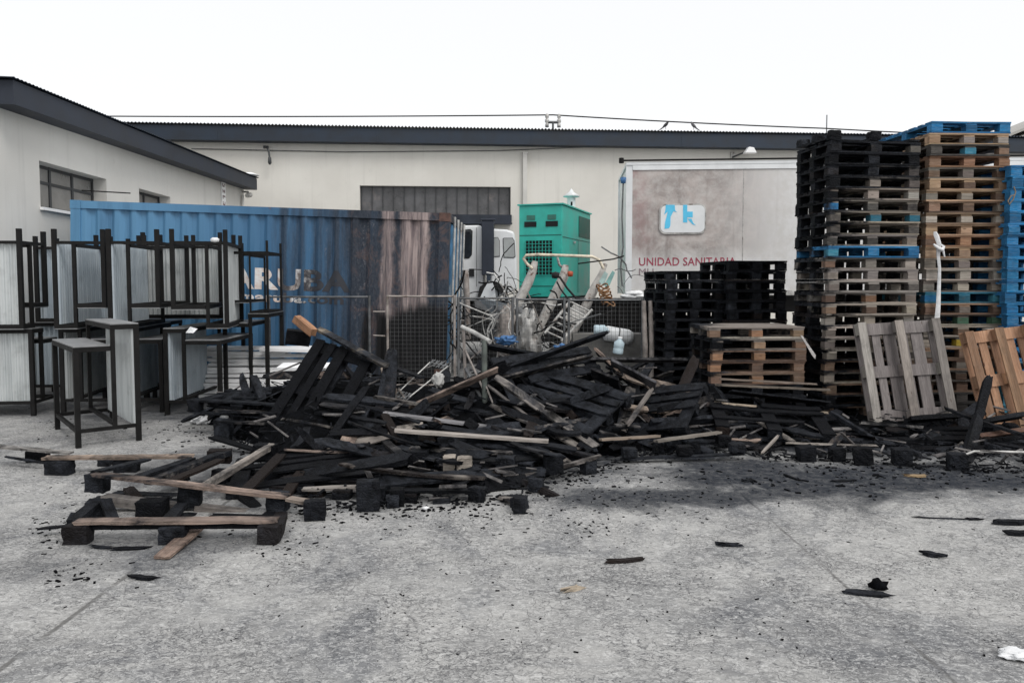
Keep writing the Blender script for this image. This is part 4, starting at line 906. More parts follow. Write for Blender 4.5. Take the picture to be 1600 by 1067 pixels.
KINDS = {'eur': (1.2, .8, 5), 'wide': (1.03, 1.2, 7), 'square': (1.2, 1.0, 6), 'small': (.88, 1.1, 6)}
MC = {}
def pal_meshes(kind, v):
    if (kind, v) in MC: return MC[kind, v]
    side = kind.endswith('_side'); base_kind = kind.replace('_side', '')
    lx, ly, ns = KINDS[base_kind]; rr = random.Random(hash((len(kind), lx, v)) & 0xffff); m = MB()
    gap_w = ly / ns
    for i in range(ns):                              # slats
        w = (.145 if i % 2 == 0 else .1) * (gap_w / .16) ** .5 * rr.uniform(.9, 1.03); y = -ly / 2 + (w / 2 if i == 0 else ly - w / 2 if i == ns - 1 else gap_w * (i + .5))
        a = -lx / 2 + rr.uniform(-.006, .006); b = lx / 2 + rr.uniform(-.006, .006); z = rr.uniform(0, .003); sg = rr.uniform(-.004, .004)
        m.add([(a, y - w / 2, .122 + z), (0, y - w / 2, .122 + z + sg), (b, y - w / 2, .122 + z), (b, y + w / 2, .122 + z), (0, y + w / 2, .122 + z + sg), (a, y + w / 2, .122 + z),
               (a, y - w / 2, .143 + z), (0, y - w / 2, .143 + z + sg), (b, y - w / 2, .143 + z), (b, y + w / 2, .143 + z), (0, y + w / 2, .143 + z + sg), (a, y + w / 2, .143 + z)],
              [(0, 5, 4, 1), (1, 4, 3, 2), (6, 7, 10, 11), (7, 8, 9, 10), (0, 1, 7, 6), (1, 2, 8, 7), (2, 3, 9, 8), (3, 4, 10, 9), (4, 5, 11, 10), (5, 0, 6, 11)])
    for x in (-lx / 2 + .0725, 0, lx / 2 - .0725): m.bb((x - .07 + rr.uniform(-.004, .004), -ly / 2 + .004, .1005), (x + .07, ly / 2 - .004, .1212))
    deck = m.mesh('deck'); deck.materials.append(WOOD)
    blocks = [rough_box((rr.uniform(.125, .148), rr.uniform(.095, .105), .078), v * 10 + i, .002, 1) for i in range(3)]
    burnt = [rough_box((.14, .11, .088), v * 10 + i + 50, .010, 3, .12) for i in range(3)]
    bd = MB()
    for i in range(ns):
        if rr.random() < .16: continue
        w = (.14 if i % 2 == 0 else .1) * (gap_w / .16) ** .5; y = -ly / 2 + (w / 2 if i == 0 else ly - w / 2 if i == ns - 1 else gap_w * (i + .5)); ln = lx * (1 if rr.random() < .6 else rr.uniform(.45, .8)); x0 = rr.choice((-1, 1)) * (lx - ln) / 2
        pm = plank_mesh(ln, w, .02, int(rr.random() * 9999), rr.uniform(.05, .4), rr.uniform(-.02, .02), 'deck', .22); Rm = Matrix.Translation((x0, y, .133 + rr.uniform(0, .006))) @ Matrix.Rotation(rr.uniform(-.04, .04), 4, 'Z') @ Matrix.Rotation(rr.uniform(-.015, .015), 4, 'Y')
        bd.add([Rm @ q.co for q in pm.vertices], [tuple(f.vertices) for f in pm.polygons]); bpy.data.meshes.remove(pm)
    for x in (-lx / 2 + .0725, 0, lx / 2 - .0725): bd.bb((x - .07, -ly / 2 + .004, .1005), (x + .07, ly / 2 - .004, .1212))
    bdeck = bd.mesh('deck'); bdeck.materials.append(WOOD)
    m2 = MB().bb((-lx / 2, -.05, .001), (lx / 2, .05, .0205)); bot = m2.mesh('bottom_board'); bot.materials.append(WOOD)
    bot2 = plank_mesh(lx, .09, .018, v + 77, .3, 0, 'bottom_board', .25)
    if side:                                       # char creeps in from the burnt end along x; darkening along y paints inner shade
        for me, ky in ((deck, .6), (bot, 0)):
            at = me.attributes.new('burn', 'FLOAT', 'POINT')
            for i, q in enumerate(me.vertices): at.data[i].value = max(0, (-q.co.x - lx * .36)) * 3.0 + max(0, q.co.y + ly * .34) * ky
    MC[kind, v] = (deck, blocks, bot, burnt, bot2, bdeck); return MC[kind, v]
def jit(c, s, rr): k = rr.uniform(1 - s, 1 + s); return tuple(max(.002, min(.95, x * k * rr.uniform(.97, 1.03))) for x in c)
def pallet(label, M, col, char=0.0, kind='eur', v=0, group=None, rr=random, block_cols=None, drop=(), front_char=None, name='pallet', burnt=False):
    lx, ly, ns = KINDS[kind.replace('_side', '')]; deck, blocks, bot, burntb, bot2, bdeck = pal_meshes(kind, v % 3)
    t = thing(name, label, 'pallet', M=M, group=group)
    def part(nm, me, loc, c, a):
        o = bpy.data.objects.new(nm, me); COL.objects.link(o); o.parent = t; o.location = loc; o.color = (*c, a); return o
    if 'deck' not in drop: part('deck', bdeck if burnt else deck, (0, 0, 0), jit(col, .12, rr), max(0, min(1, char + rr.uniform(-.06, .06))))
    for iy, y in enumerate((-ly / 2 + .05, 0, ly / 2 - .05)):
        for ix, x in enumerate((-lx / 2 + .0725, 0, lx / 2 - .0725)):
            if ('block', ix, iy) in drop: continue
            c = block_cols[ix] if block_cols and iy == 0 else col
            ch = char + ((.42 if iy > 0 else .16 if ix == 0 else 0) if kind.endswith('_side') else 0)  # the extra on inner rows is shade painted inside the stack
            if front_char is not None and iy == 0: ch = front_char[ix]
            o = part('block', (burntb if burnt else blocks)[(ix + iy) % 3], (x + rr.uniform(-.006, .006), y + rr.uniform(-.004, .004), .061), jit(c, .2, rr), max(0, min(1, ch + rr.uniform(-.08, .08))))
            if rr.random() < .5: o.rotation_euler.z = math.pi
        if ('bottom', iy) in drop: continue
        part('bottom_board', bot2 if burnt and rr.random() < .6 else bot, (0, y, .0105 if burnt and False else 0), jit(col, .15, rr), max(0, min(1, char + rr.uniform(-.1, .06) + (.38 if kind.endswith('_side') and iy > 0 else 0))))  # inner boards darkened likewise, shade put into their colour
    return t
ORD = 'topmost second third fourth fifth sixth seventh eighth ninth tenth eleventh twelfth thirteenth fourteenth fifteenth sixteenth seventeenth eighteenth nineteenth twentieth twenty-first twenty-second twenty-third twenty-fourth twenty-fifth twenty-sixth twenty-seventh'.split()
TAN, ORANGE, GREY, PALE, DGREY, BLK, BLUE, TEAL, BROWN, GREEN_W, YELLOW = (.42, .29, .185), (.38, .215, .125), (.25, .225, .195), (.40, .37, .33), (.075, .07, .066), (.03, .03, .03), (.008, .20, .47), (.03, .24, .36), (.20, .13, .09), (.06, .16, .10), (.48, .34, .03)
CN = {TAN: 'tan', ORANGE: 'orange brown', GREY: 'grey weathered', PALE: 'pale grey', DGREY: 'sooty grey', BLK: 'charred black', BLUE: 'blue painted', TEAL: 'dull blue painted', BROWN: 'brown'}
def stack(corner, rz, kind, spec, where, group, seed, pitch=.1425, shift=.015):
    """spec: list from the top down of (colour, char, block colours or None, front char or None)"""
    rr = random.Random(seed); lx, ly, ns = KINDS[kind.replace('_side', '')]; Rz = Matrix.Rotation(rz, 3, 'Z'); c0 = Vector((corner.x, corner.y, 0)) + Rz @ Vector((lx / 2, ly / 2, 0)); n = len(spec)
    for i, sp in enumerate(spec):
        col, char, bc, fc = (tuple(sp) + (None, None))[:4]; z = (n - 1 - i) * pitch; dx = Rz @ Vector((rr.uniform(-shift, shift), rr.uniform(-shift, shift), 0))
        a = rz + rr.uniform(-.018, .018)
        lab = f'{CN[col]} pallet, {ORD[i]}' + (' of ' if i == 0 else ' from the top of ') + where
        pallet(lab, M4(Matrix.Rotation(a, 3, 'Z') @ Matrix.Rotation(rr.uniform(-.004, .004), 3, 'X'), c0 + dx + Vector((0, 0, z))), col, char, kind, i + seed, group, rr, bc, (), fc)

# ---- tall sooty stack
c = cr(1292, 9.1)
spec = [(DGREY, .75, None, (.8, .6, .3)), (BLK, .8), (DGREY, .55, None, (.8, .6, .4)), (DGREY, .45, (DGREY, GREY, GREY), (.7, .2, .1)), (GREY, .3, (DGREY, PALE, PALE), (.6, .1, .1)), (GREY, .3, (BLUE, DGREY, DGREY), (.45, .3, .35)),
        (GREY, .3, (DGREY, TEAL, TEAL), (.4, .25, .25)), (GREY, .26, (DGREY, DGREY, DGREY), (.4, .3, .2)), (PALE, .24, (BLK, DGREY, GREY), (.4, .25, .1)), (BLUE, .06, (TEAL, BLUE, BLUE), (.25, .0, 0)), (PALE, .14, (BROWN, PALE, PALE), (.2, 0, .0)),
        (PALE, .12, (GREY, PALE, PALE), (.25, 0, 0)), (PALE, .12, (GREY, DGREY, DGREY), (.2, .2, .2)), (PALE, .14, (BROWN, ORANGE, GREY), (.1, .05, .2)), (PALE, .16, (BROWN, BROWN, GREY), (.1, .1, .15)), (PALE, .16), (PALE, .18, (GREY, DGREY, GREY), (.2, .3, .2)), (GREY, .18), (PALE, .2, (GREY, DGREY, DGREY), (.25, .3, .3)), (BROWN, .22), (GREY, .22), (BROWN, .25), (DGREY, .4), (BROWN, .4)]
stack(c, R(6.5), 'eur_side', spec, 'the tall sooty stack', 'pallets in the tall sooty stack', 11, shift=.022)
# upside-down charred pallet lying skewed on its top
zt = len(spec) * .1425
M = Matrix.Rotation(R(9), 3, 'Z') @ Matrix.Rotation(R(181.5), 3, 'X')
pallet('charred pallet lying upside down and skewed on top of the tall sooty stack', M4(M, Vector((c.x + .53, c.y + .46, zt + .152))), BLK, .92, 'eur', 2, 'pallets in the tall sooty stack', random.Random(4), None, (('bottom', 0), ('bottom', 1), ('bottom', 2), ('block', 2, 2), ('block', 2, 1), ('block', 1, 1), ('block', 2, 0)), burnt=True)
# ---- tall tan stack
c = cr(1446, 9.35)
B = [(BLUE, .0, (BLUE, BLUE, BLUE)), (TAN, .0, (TAN, PALE, PALE)), (DGREY, .15, (DGREY, TEAL, BROWN)), (ORANGE, .0, (TAN, ORANGE, ORANGE)), (GREY, .05, (BROWN, GREY, BROWN)), (TAN, 0, (TAN, BROWN, TAN)), (TAN, .05, (PALE, PALE, BROWN)), (BROWN, .12, (BROWN, BROWN, GREY)), (TAN, .05, (PALE, PALE, PALE)), (TAN, 0, (TAN, TAN, TAN)), (ORANGE, 0, (BROWN, ORANGE, TAN)), (TAN, 0, (TAN, TAN, TAN)),
     (GREY, .12, (GREY, PALE, GREY)), (PALE, .05, (PALE, PALE, PALE)), (GREY, .1, (PALE, PALE, PALE)), (TEAL, .05, (BLUE, TEAL, TEAL)), (BROWN, .15, (BROWN, GREY, BROWN)), (GREY, .15, (DGREY, GREEN_W, GREEN_W)), (GREY, .2, (GREY, BROWN, BROWN)), (GREY, .2, (GREY, YELLOW, BROWN)), (BROWN, .2, (GREY, BROWN, ORANGE)), (BROWN, .2, (BROWN, PALE, GREY)), (DGREY, .25, (GREY, BROWN, GREY)), (BROWN, .25), (DGREY, .3), (DGREY, .35)]
stack(c, R(2.0), 'wide', B, 'the tall tan stack', 'pallets in the tall tan stack', 23, shift=.02)
# ---- blue stack
c = cr(1574, 9.2); stack(c, R(2), 'wide', [(BLUE, .0)] * 18 + [(TEAL, .05)] * 4, 'the all blue stack', 'pallets in the blue stack', 31, shift=.012)
# ---- low stack in front
c = cr(1113, 9.0)
D_ = [(PALE, .12, (BROWN, ORANGE, TAN), (.45, .05, .0)), (GREY, .26, (DGREY, TAN, BROWN), (.75, .05, .25)), (BROWN, .2, (ORANGE, ORANGE, BROWN), (.2, .0, .2)), (BROWN, .2, (ORANGE, BROWN, BROWN), (.3, .1, .2)), (BROWN, .24, (BROWN, ORANGE, BROWN), (.2, .2, .25)), (DGREY, .8), (BLK, .95), (BLK, .97)]
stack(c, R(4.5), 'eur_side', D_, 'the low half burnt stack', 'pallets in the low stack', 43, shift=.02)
# ---- charred stacks behind
c = cr(1041, 10.7); stack(c, R(7), 'small', [(BLK, .96)] * 13, 'the charred stack by the fence end', 'charred stack by the fence', 53, shift=.035)
c = cr(1138, 10.55); stack(c, R(7), 'small', [(BLK, .96)] * 14, 'the charred stack beside the tall sooty stack', 'charred stack by the tall stack', 61, shift=.03)
# ---- leaning pallets
def lean(x, z, loc): 
    x = Vector(x).normalized(); z = Vector(z); z = (z - x * z.dot(x)).normalized(); y = z.cross(x); return M4(Matrix((x, y, z)).transposed(), loc)
p = W(1418, 577, 8.72); pallet('grey weathered pallet leaning on its end, underside out, against the stacks', lean((-.06, .26, .95), (0, .95, -.26), p), (.36, .345, .32), .14, 'square', 1, 'leaning pallets', random.Random(8))
p = W(1582, 590, 8.5); pallet('orange pallet leaning on its end before the blue stack', lean((-.12, .26, .95), (0.05, .95, -.26), p), (.46, .275, .165), .12, 'eur', 0, 'leaning pallets', random.Random(9))
o = mobj('plank', plank_mesh(.75, .14, .03, 5, .2), None); o.matrix_world = M4(frame((1, .05, -.02)), W(1585, 516, 8.9)); o.color = (*PALE, .05); tag(o, 'pale board lying flat across the top of the orange leaning pallet', 'plank')
# rag and strap hanging on the tan stack, rope on the blue stack
P = WW(9.28, (1461, 362), (1463, 368), (1467, 380), (1466, 398), (1468, 420), (1467, 450), (1466, 478), (1464, 502))
rg = thing('rag_tie', 'white rag knotted round the tall tan stack with its tail hanging down', 'rag', P[0])
vs = []; 
for i, q in enumerate(P):
    w = (.02, .035, .03, .022, .02, .024, .03, .035)[i]; vs += [q - P[0] + Vector((-w, .0, 0)), q - P[0] + Vector((0, -.025, 0)), q - P[0] + Vector((w, .0, 0))]
MB().add(vs, [f for i in range(7) for f in ((3 * i, 3 * i + 1, 3 * i + 4, 3 * i + 3), (3 * i + 1, 3 * i + 2, 3 * i + 5, 3 * i + 4))], True).build('tail', RAG, rg)
q = W(1467, 388, 9.24) - P[0]; MB().tube([q + Vector((-.07, 0, .05)), q + Vector((-.02, -.02, .0)), q + Vector((.03, -.02, -.02)), q + Vector((.06, 0, .02)), q + Vector((.02, 0, .05))], [.012, .022, .03, .018, .008], 7).build('knot', RAG, rg)
MB().tube([q, q + Vector((.05, -.01, -.04)), q + Vector((.07, -.01, -.11))], [.02, .014, .008], 6).build('loop', RAG, rg)
T('rope', WW(9.12, (1584, 292), (1587, 300), (1583, 312), (1577, 320), (1575, 314), (1580, 306), (1586, 305)), .008, simple('brown_rope', (.2, .16, .12), .9), 'thin brown rope looped over the edge of the blue stack', 'rope')
o = MB().prism([(0, 0), (.02, .0), (.19, -.24), (.185, -.29), (.15, -.25)], 0, .012).build('splinter', WOOD); o.location = W(1251, 524, 8.93); o.color = (.6, .6, .6, .0); tag(o, 'white broken splinter hanging from the edge of the low stack', 'splinter')
# ================================================================== the burnt heap
PROF = [(320, 655, 648), (360, 690, 610), (400, 712, 592), (450, 790, 556), (550, 792, 548), (650, 790, 562), (750, 790, 550), (850, 765, 548), (920, 738, 556), (1000, 716, 566), (1100, 698, 600), (1200, 718, 648), (1300, 722, 655), (1400, 728, 655), (1500, 735, 652), (1640, 738, 652)]
def prof(px):
    px = max(PROF[0][0], min(PROF[-1][0], px))
    for (a, f0, c0), (b, f1, c1) in zip(PROF[:-1], PROF[1:]):
        if a <= px <= b: t = (px - a) / (b - a); return f0 + (f1 - f0) * t, c0 + (c1 - c0) * t
DC = 8.45
def mound(x, d):
    px = 800 + F_PX * x / d; yf, yc = prof(px); df = F_PX * EYE / (yf - 440); zc = EYE - (yc - 440) * DC / F_PX
    if px < 320: zc *= max(0, 1 - (320 - px) / 40)
    if d <= df: return 0.0
    if d < DC: return max(.02, zc) * ((d - df) / max(.3, DC - df)) ** 1.35
    return max(.02, zc * (1 - .55 * min(1, (d - DC) / 1.2)))
# the ash and charcoal bed under the planks
m = MB(); xs = [-4.0 + .09 * i for i in range(int(11.6 / .09))]; ds = [5.2 + .09 * i for i in range(int(5.4 / .09))]; idx = {}
for i, x in enumerate(xs):
    for j, d in enumerate(ds):
        h = mound(x, d); nz = noise.noise(Vector((x * 3, d * 3, 1))) * .06 + noise.noise(Vector((x * 9, d * 9, 5))) * .05
        idx[i, j] = len(m.v); m.v.append((x + noise.noise(Vector((x * 7, d * 7, 2))) * .03, d, h * .66 + (nz if h > .03 else -.05) - .035 + .0))
for i in range(len(xs) - 1):
    for j in range(len(ds) - 1):
        q = [idx[i, j], idx[i + 1, j], idx[i + 1, j + 1], idx[i, j + 1]]
        if max(m.v[k][2] for k in q) > 0: m.f.append(tuple(q))
o = m.build('charcoal_bed', ASH); tag(o, 'black bed of ash and charcoal under the burnt planks', 'charcoal', kind='stuff')

HEAP = 'charred timbers of the burnt heap'
def kp(a, da, b, db, w, t, col, char, label, roll=0, rag=.15, bow=0, erode=.12, seed=[100], name='charred_plank', up=(0, 0, 1)):
    seed[0] += 1; p, q = W(*a, da), W(*b, db); me = plank_mesh((q - p).length, w, t, seed[0], rag, bow, name, erode)
    o = mobj(name, me, None); o.matrix_world = M4(frame(q - p, up, roll), (p + q) / 2); o.color = (*col, char); return tag(o, label, 'plank', HEAP)
SAL, GRY, DK = (.44, .345, .29), (.33, .31, .29), (.05, .05, .055)  # GRY: ashen grey wood, also painted in for sky-lit plank edges
kp((640, 638), 7.35, (778, 577), 7.75, .11, .024, SAL, .44, 'salmon pink half burnt plank crossing the middle of the burnt heap', -.75)
kp((463, 498), 8.35, (490, 520), 8.2, .1, .09, (.45, .24, .13), .3, 'short unburnt orange stub at the peak of the leaning charred pallet', 0)
kp((498, 514), 8.28, (605, 572), 7.75, .09, .03, (.3, .26, .2), .56, 'long charred beam sloping down across the top of the leaning pallet', .3)
kp((560, 556), 8.0, (660, 590), 7.7, .1, .025, DK, .85, 'dark plank sloping away behind the leaning pallet')
kp((775, 582), 8.1, (946, 521), 8.5, .10, .03, DK, .88, 'longest charred board pointing up out of the heap before the generator', -.7, .6)
kp((765, 596), 7.95, (925, 556), 8.3, .11, .026, GRY, .51, 'charred board with a pale grey edge under the longest upturned board', -.5, .3)
kp((775, 566), 8.6, (870, 556), 8.7, .12, .03, DK, .80, 'flat dark board in the shade of the upturned boards', -.5)
kp((760, 541), 8.7, (860, 560), 8.55, .13, .03, DK, .72, 'wide flat charred board at the foot of the rusty trestle', -.6)
kp((922, 562), 8.2, (1070, 563), 8.6, .12, .03, (.16, .16, .17), .50, 'flat grey charred board reaching from the heap to the low stack', -.4, .4)
kp((930, 545), 8.4, (968, 580), 8.1, .06, .025, SAL, .4, 'short board with a salmon end by the upturned boards', -.3)
kp((955, 566), 8.1, (1025, 602), 7.9, .15, .03, (.2, .2, .22), .54, 'wide grey charred board sliding down toward the low stack', -.7)
kp((925, 583), 7.9, (968, 600), 7.75, .22, .03, (.14, .14, .15), .58, 'broad grey charred slab end in the middle of the heap', -.7, .1)
kp((890, 628), 7.6, (950, 606), 7.65, .2, .08, DK, .86, 'thick charred slab lying in the hollow of the heap', -.3, .1)
kp((1018, 608), 7.9, (982, 662), 7.35, .045, .03, GRY, .43, 'thin bent burnt stick hanging down the heap near the low stack', 0, .5)
kp((1030, 640), 7.7, (1110, 622), 7.9, .11, .07, (.1, .09, .085), .58, 'thick round edged charred beam beside the low stack', -.3, .3)
kp((1015, 662), 7.6, (1112, 656), 7.8, .14, .05, (.07, .06, .06), .68, 'wide charred beam lying level beside the low stack', -.8, .2)
kp((775, 589), 7.75, (932, 698), 6.95, .09, .024, GRY, .49, 'long grey edged plank running steeply down the front of the heap', .5, .2)
kp((762, 602), 7.7, (868, 684), 7.05, .03, .02, GRY, .45, 'thin charred batten beside the long steep plank', .4)
kp((790, 606), 7.7, (840, 640), 7.3, .03, .02, GRY, .43, 'short thin charred batten above the long steep plank', .4)
kp((828, 608), 7.8, (872, 640), 7.4, .03, .02, DK, .7, 'short dark batten in the heart of the heap', .4)
kp((690, 668), 6.9, (900, 703), 6.6, .09, .025, DK, .8, 'long dark plank under the front pallet boards', .2)
kp((610, 545), 8.0, (590, 655), 7.4, .09, .03, (.16, .12, .10), .60, 'narrow charred slat standing against the leaning pallet', 0, .5, up=(0, -1, .3))
kp((614, 550), 7.9, (608, 640), 7.5, .12, .03, (.12, .09, .08), .63, 'brown charred slat standing behind the leaning pallet', 0, .4, up=(0, -1, .3))
kp((575, 640), 7.2, (545, 688), 6.95, .07, .02, DK, .7, 'dark splinter at the foot of the leaning pallet', 0, .5)
kp((445, 704), 6.55, (585, 712), 6.5, .11, .022, SAL, .52, 'broad board with a salmon scorched patch lying before the leaning pallet', -.45, .1)
kp((410, 747), 6.15, (648, 722), 6.3, .11, .07, (.06, .065, .08), .70, 'long curved blue black beam lying across the front of the heap', -.3, .3, .02)
kp((600, 740), 6.0, (738, 742), 6.1, .1, .03, DK, .9, 'charred board under the two pale topped blocks', 0)
kp((757, 752), 6.05, (936, 716), 6.5, .10, .02, GRY, .45, 'bent grey plank resting on a block at the front edge of the heap', -.1, .4, .03)
kp((820, 752), 6.0, (872, 778), 5.75, .09, .05, DK, .95, 'short black plank sliding off onto the concrete', -.3, .3)
kp((938, 687), 7.0, (1028, 681), 7.2, .10, .024, (.45, .37, .29), .25, 'pale tan plank end at the front edge near the wet patch', -.15, .1)
kp((1025, 689), 7.0, (1124, 675), 7.3, .09, .022, (.42, .38, .32), .3, 'pale narrow plank on two charred blocks beside the wet patch', -.1, .1)
kp((1115, 629), 8.4, (1293, 645), 8.15, .10, .024, (.42, .36, .29), .38, 'long plank with a pale lit edge fallen before the low stack', -.2, .1)
kp((1117, 601), 8.7, (1296, 609), 8.45, .14, .024, (.34, .29, .23), .38, 'slumped deck board with a pale edge under the low stack', -.1, .1)
kp((1125, 592), 8.75, (1275, 600), 8.6, .12, .022, (.36, .30, .25), .4, 'sagging brown deck board just under the low stack', -.1, .1)
kp((1140, 612), 8.5, (1292, 630), 8.35, .35, .02, DK, .85, 'wide charred sheet slumped under the low stack', -.25, .1)
# right-hand strip
kp((1384, 692), 7.6, (1508, 691), 7.6, .10, .09, (.2, .19, .18), .58, 'thick charred bearer with a grey top edge before the leaning pallets', 0, .1)
kp((1345, 661), 8.0, (1440, 668), 7.9, .08, .03, (.2, .2, .2), .54, 'grey charred batten before the grey leaning pallet', -.3, .2)
kp((1300, 645), 8.1, (1372, 690), 7.5, .05, .04, (.10, .08, .07), .63, 'charred stick sloping down past the low stack', 0, .4)
kp((1180, 655), 7.9, (1240, 690), 7.4, .05, .02, GRY, .45, 'thin grey splinter sloping before the low stack', .3, .5)
kp((1215, 682), 7.3, (1190, 708), 7.0, .03, .02, GRY, .38, 'short grey stick leaning at the front of the ash strip', 0, .4)
kp((1230, 692), 7.3, (1370, 696), 7.2, .05, .02, GRY, .43, 'thin straight grey batten lying along the ash strip', -.2, .2)
kp((1528, 682), 7.6, (1600, 672), 7.7, .1, .05, (.17, .09, .06), .43, 'reddish brown charred beam before the orange leaning pallet', -.5, .2)
kp((1545, 588), 7.75, (1527, 660), 7.5, .1, .03, (.05, .06, .07), .81, 'upright dark burnt stick before the orange leaning pallet', 0, .5, up=(0, -1, 0))
kp((1529, 652), 7.5, (1512, 708), 7.15, .12, .05, (.1, .09, .09), .68, 'broken lower half of the upright burnt stick', 0, .3, up=(0, -1, 0))
kp((1530, 660), 7.8, (1600, 648), 7.9, .16, .05, DK, .9, 'wide black plank under the orange leaning pallet', -.5, .3)
kp((1420, 655), 8.0, (1500, 650), 8.1, .2, .05, DK, .93, 'wide black plank under the foot of the grey leaning pallet', -.4, .3)
o = T('metal_strip', WW(6.9, (1470, 724), (1522, 705), (1640, 707)), .012, PALEMETAL, 'pale bent metal strip along the front of the burnt strip', 'metal strip')

# the pallet leaning with its charred deck toward the yard
tt = W(537, 550, 8.1); bb = W(456, 687, 7.55); xd = (tt - bb); yd = -(W(582, 579, 7.9) - W(494, 523, 8.3))
cx = (W(537, 550, 8.1) * .5 + W(494, 520, 8.3) * 0 + bb * .5)
xd.normalize(); zd = xd.cross(yd).normalized(); yd = zd.cross(xd)
pallet('charred pallet leaning with its black deck slats facing the yard, near the counters', M4(Matrix((xd, yd, zd)).transposed(), cx - zd * .12), (.13, .105, .09), .80, 'eur', 1, HEAP, random.Random(3), burnt=True, drop=(('bottom', 0),))
# other burnt pallets in the heap
def laid(label, px, py, d, yaw, tilt_x=0, tilt_y=0, char=.9, col=(.3, .28, .26), kind='eur', v=0, drop=(), seed=1, dz=0):
    M = Matrix.Rotation(yaw, 3, 'Z') @ Matrix.Rotation(tilt_y, 3, 'Y') @ Matrix.Rotation(tilt_x, 3, 'X'); p = W(px, py, d); p.z += dz
    return pallet(label, M4(M, p), col, char, kind, v, HEAP, random.Random(seed), None, drop, burnt=True)
laid('charred pallet lying flat in the hollow of the heap before the trestle', 800, 660, 7.7, R(-25), R(12), R(6), .93, seed=2)
laid('charred pallet tilted on edge in the heap near the upturned boards', 860, 600, 8.2, R(20), R(35), R(-5), .93, seed=3, v=1)
laid('charred pallet half buried on the heap flank near the low stack', 1015, 655, 8.0, R(-38), R(30), R(-12), .95, seed=4, v=2)
laid('charred pallet lying low in the ash between heap and low stack', 1130, 700, 7.7, R(24), R(9), R(5), .95, seed=5)
laid('charred pallet buried in the ash strip before the grey leaning pallet', 1425, 705, 7.7, R(-22), R(7), R(-5), .93, seed=6, v=1)
laid('charred pallet lying in the ash strip at the photo edge', 1590, 712, 7.6, R(14), R(6), R(-3), .93, seed=7, v=2)
laid('charred pallet lying behind the leaning charred pallet', 520, 618, 8.9, R(8), R(4), R(0), .9, seed=8)
laid('charred pallet lying under the leaning charred pallet', 400, 640, 8.3, R(-12), R(0), R(2), .92, seed=9, v=1)
laid('charred pallet lying flat at the front edge under the curved beam', 560, 768, 6.05, R(-8), 0, R(1), .93, drop=(('block', 0, 1),), seed=10)
laid('charred pallet lying flat at the front edge under the pale topped blocks', 690, 778, 5.95, R(5), 0, 0, .95, drop=('deck',), seed=11, v=1)
laid('charred pallet frame at the front edge with two blocks on bare concrete', 1050, 700, 7.25, R(6), 0, R(-1), .92, drop=('deck', ('bottom', 1)), seed=12, v=2)
laid('charred pallet wedged between the salmon plank and the leaning pallet', 600, 672, 7.5, R(-28), R(14), R(-8), .86, seed=22)
laid('charred pallet slid down the heap front under the two pale front boards', 745, 715, 6.75, R(-14), R(6), R(4), .88, seed=23, v=1)
laid('charred pallet resting on the heap under the longest upturned board', 880, 640, 7.7, R(-40), R(24), R(8), .88, seed=24, v=2)
laid('charred pallet lying on the ash before the low half burnt stack', 1200, 668, 7.9, R(-9), R(9), R(3), .9, seed=25)
laid('charred pallet bridging the tilted salmon edged pallet and the heap', 480, 752, 6.2, R(14), R(5), R(-3), .88, seed=31, v=1)
# two front pallets with lit top boards
def front_pallet(label, a, b, d, boards, blocks, extra=(), seed=0, grow=1.0):
    """boards: (px,py,px,py,dd,w,t,colour,char); blocks: (px0,px1,ytop,ybase)"""
    t = thing('burnt_pallet', label, 'pallet', (W(*a, d) * .5 + W(*b, d) * .5) * 1, group=HEAP); t.location.z = max(0, t.location.z); base = t.location.copy(); rr = random.Random(seed)
    for i, (x0, y0, x1, y1, dd0, dd1, w, th, col, ch) in enumerate(boards):
        p, q = W(x0, y0, dd0), W(x1, y1, dd1); me = plank_mesh((q - p).length, w, th, seed * 31 + i, .12, 0, 'deck_board', .14); o = mobj('deck_board', me, None, t)
        o.matrix_basis = M4(frame(q - p), (p + q) / 2 - base + Vector((0, 0, -th / 2))); o.color = (*col, ch)
    for i, (x0, x1, y0, y1, dd) in enumerate(blocks):
        if dd is None: dd = G(x0, y1).y + .005
        p, q = W(x0, y0, dd), W(x1, y1, dd); o = mobj('block', rough_box((abs(q.x - p.x), rr.uniform(.09, .13), abs(p.z - q.z)), seed * 13 + i, .009, 3, .10), None, t); o.location = (p + q) / 2 - base + Vector((0, .05, 0)); o.color = (*DK, 1.0); o.rotation_euler = (rr.uniform(-.05, .05), rr.uniform(-.04, .04), rr.uniform(-.2, .2))
    return t
front_pallet('burnt pallet nearest the camera, its front board salmon and bare, on the concrete', (95, 850), (435, 852), 4.82,
    [(120, 812, 433, 809, 4.74, 4.78, .10, .022, SAL, .47), (98, 846, 436, 846, 4.78, 4.78, .10, .022, DK, .95), (122, 818, 433, 815, 4.755, 4.795, .085, .03, DK, .98), (137, 836, 246, 836, 5.0, 5.0, .09, .03, GRY, .5), (290, 836, 400, 836, 5.0, 5.0, .09, .03, GRY, .5), (430, 820, 440, 799, 4.80, 5.3, .10, .09, (.1, .13, .16), .7), (250, 812, 300, 800, 4.95, 5.25, .1, .02, DK, .9), (62, 824, 110, 820, 4.86, 4.86, .05, .012, DK, .8), (112, 812, 150, 782, 4.85, 5.25, .09, .03, DK, .95), (165, 778, 190, 845, 5.2, 4.9, .08, .03, DK, .97), (260, 812, 285, 785, 4.9, 5.25, .09, .03, DK, .95), (320, 822, 430, 826, 5.0, 5.0, .03, .02, DK, .9), (330, 804, 436, 806, 5.22, 5.22, .08, .02, DK, .95), (100, 846, 120, 800, 4.85, 5.3, .09, .016, DK, .95)],
    [(95, 136, 823, 852, None), (245, 286, 825, 851, None), (400, 434, 823, 852, None), (405, 435, 806, 836, 5.2)], seed=3)
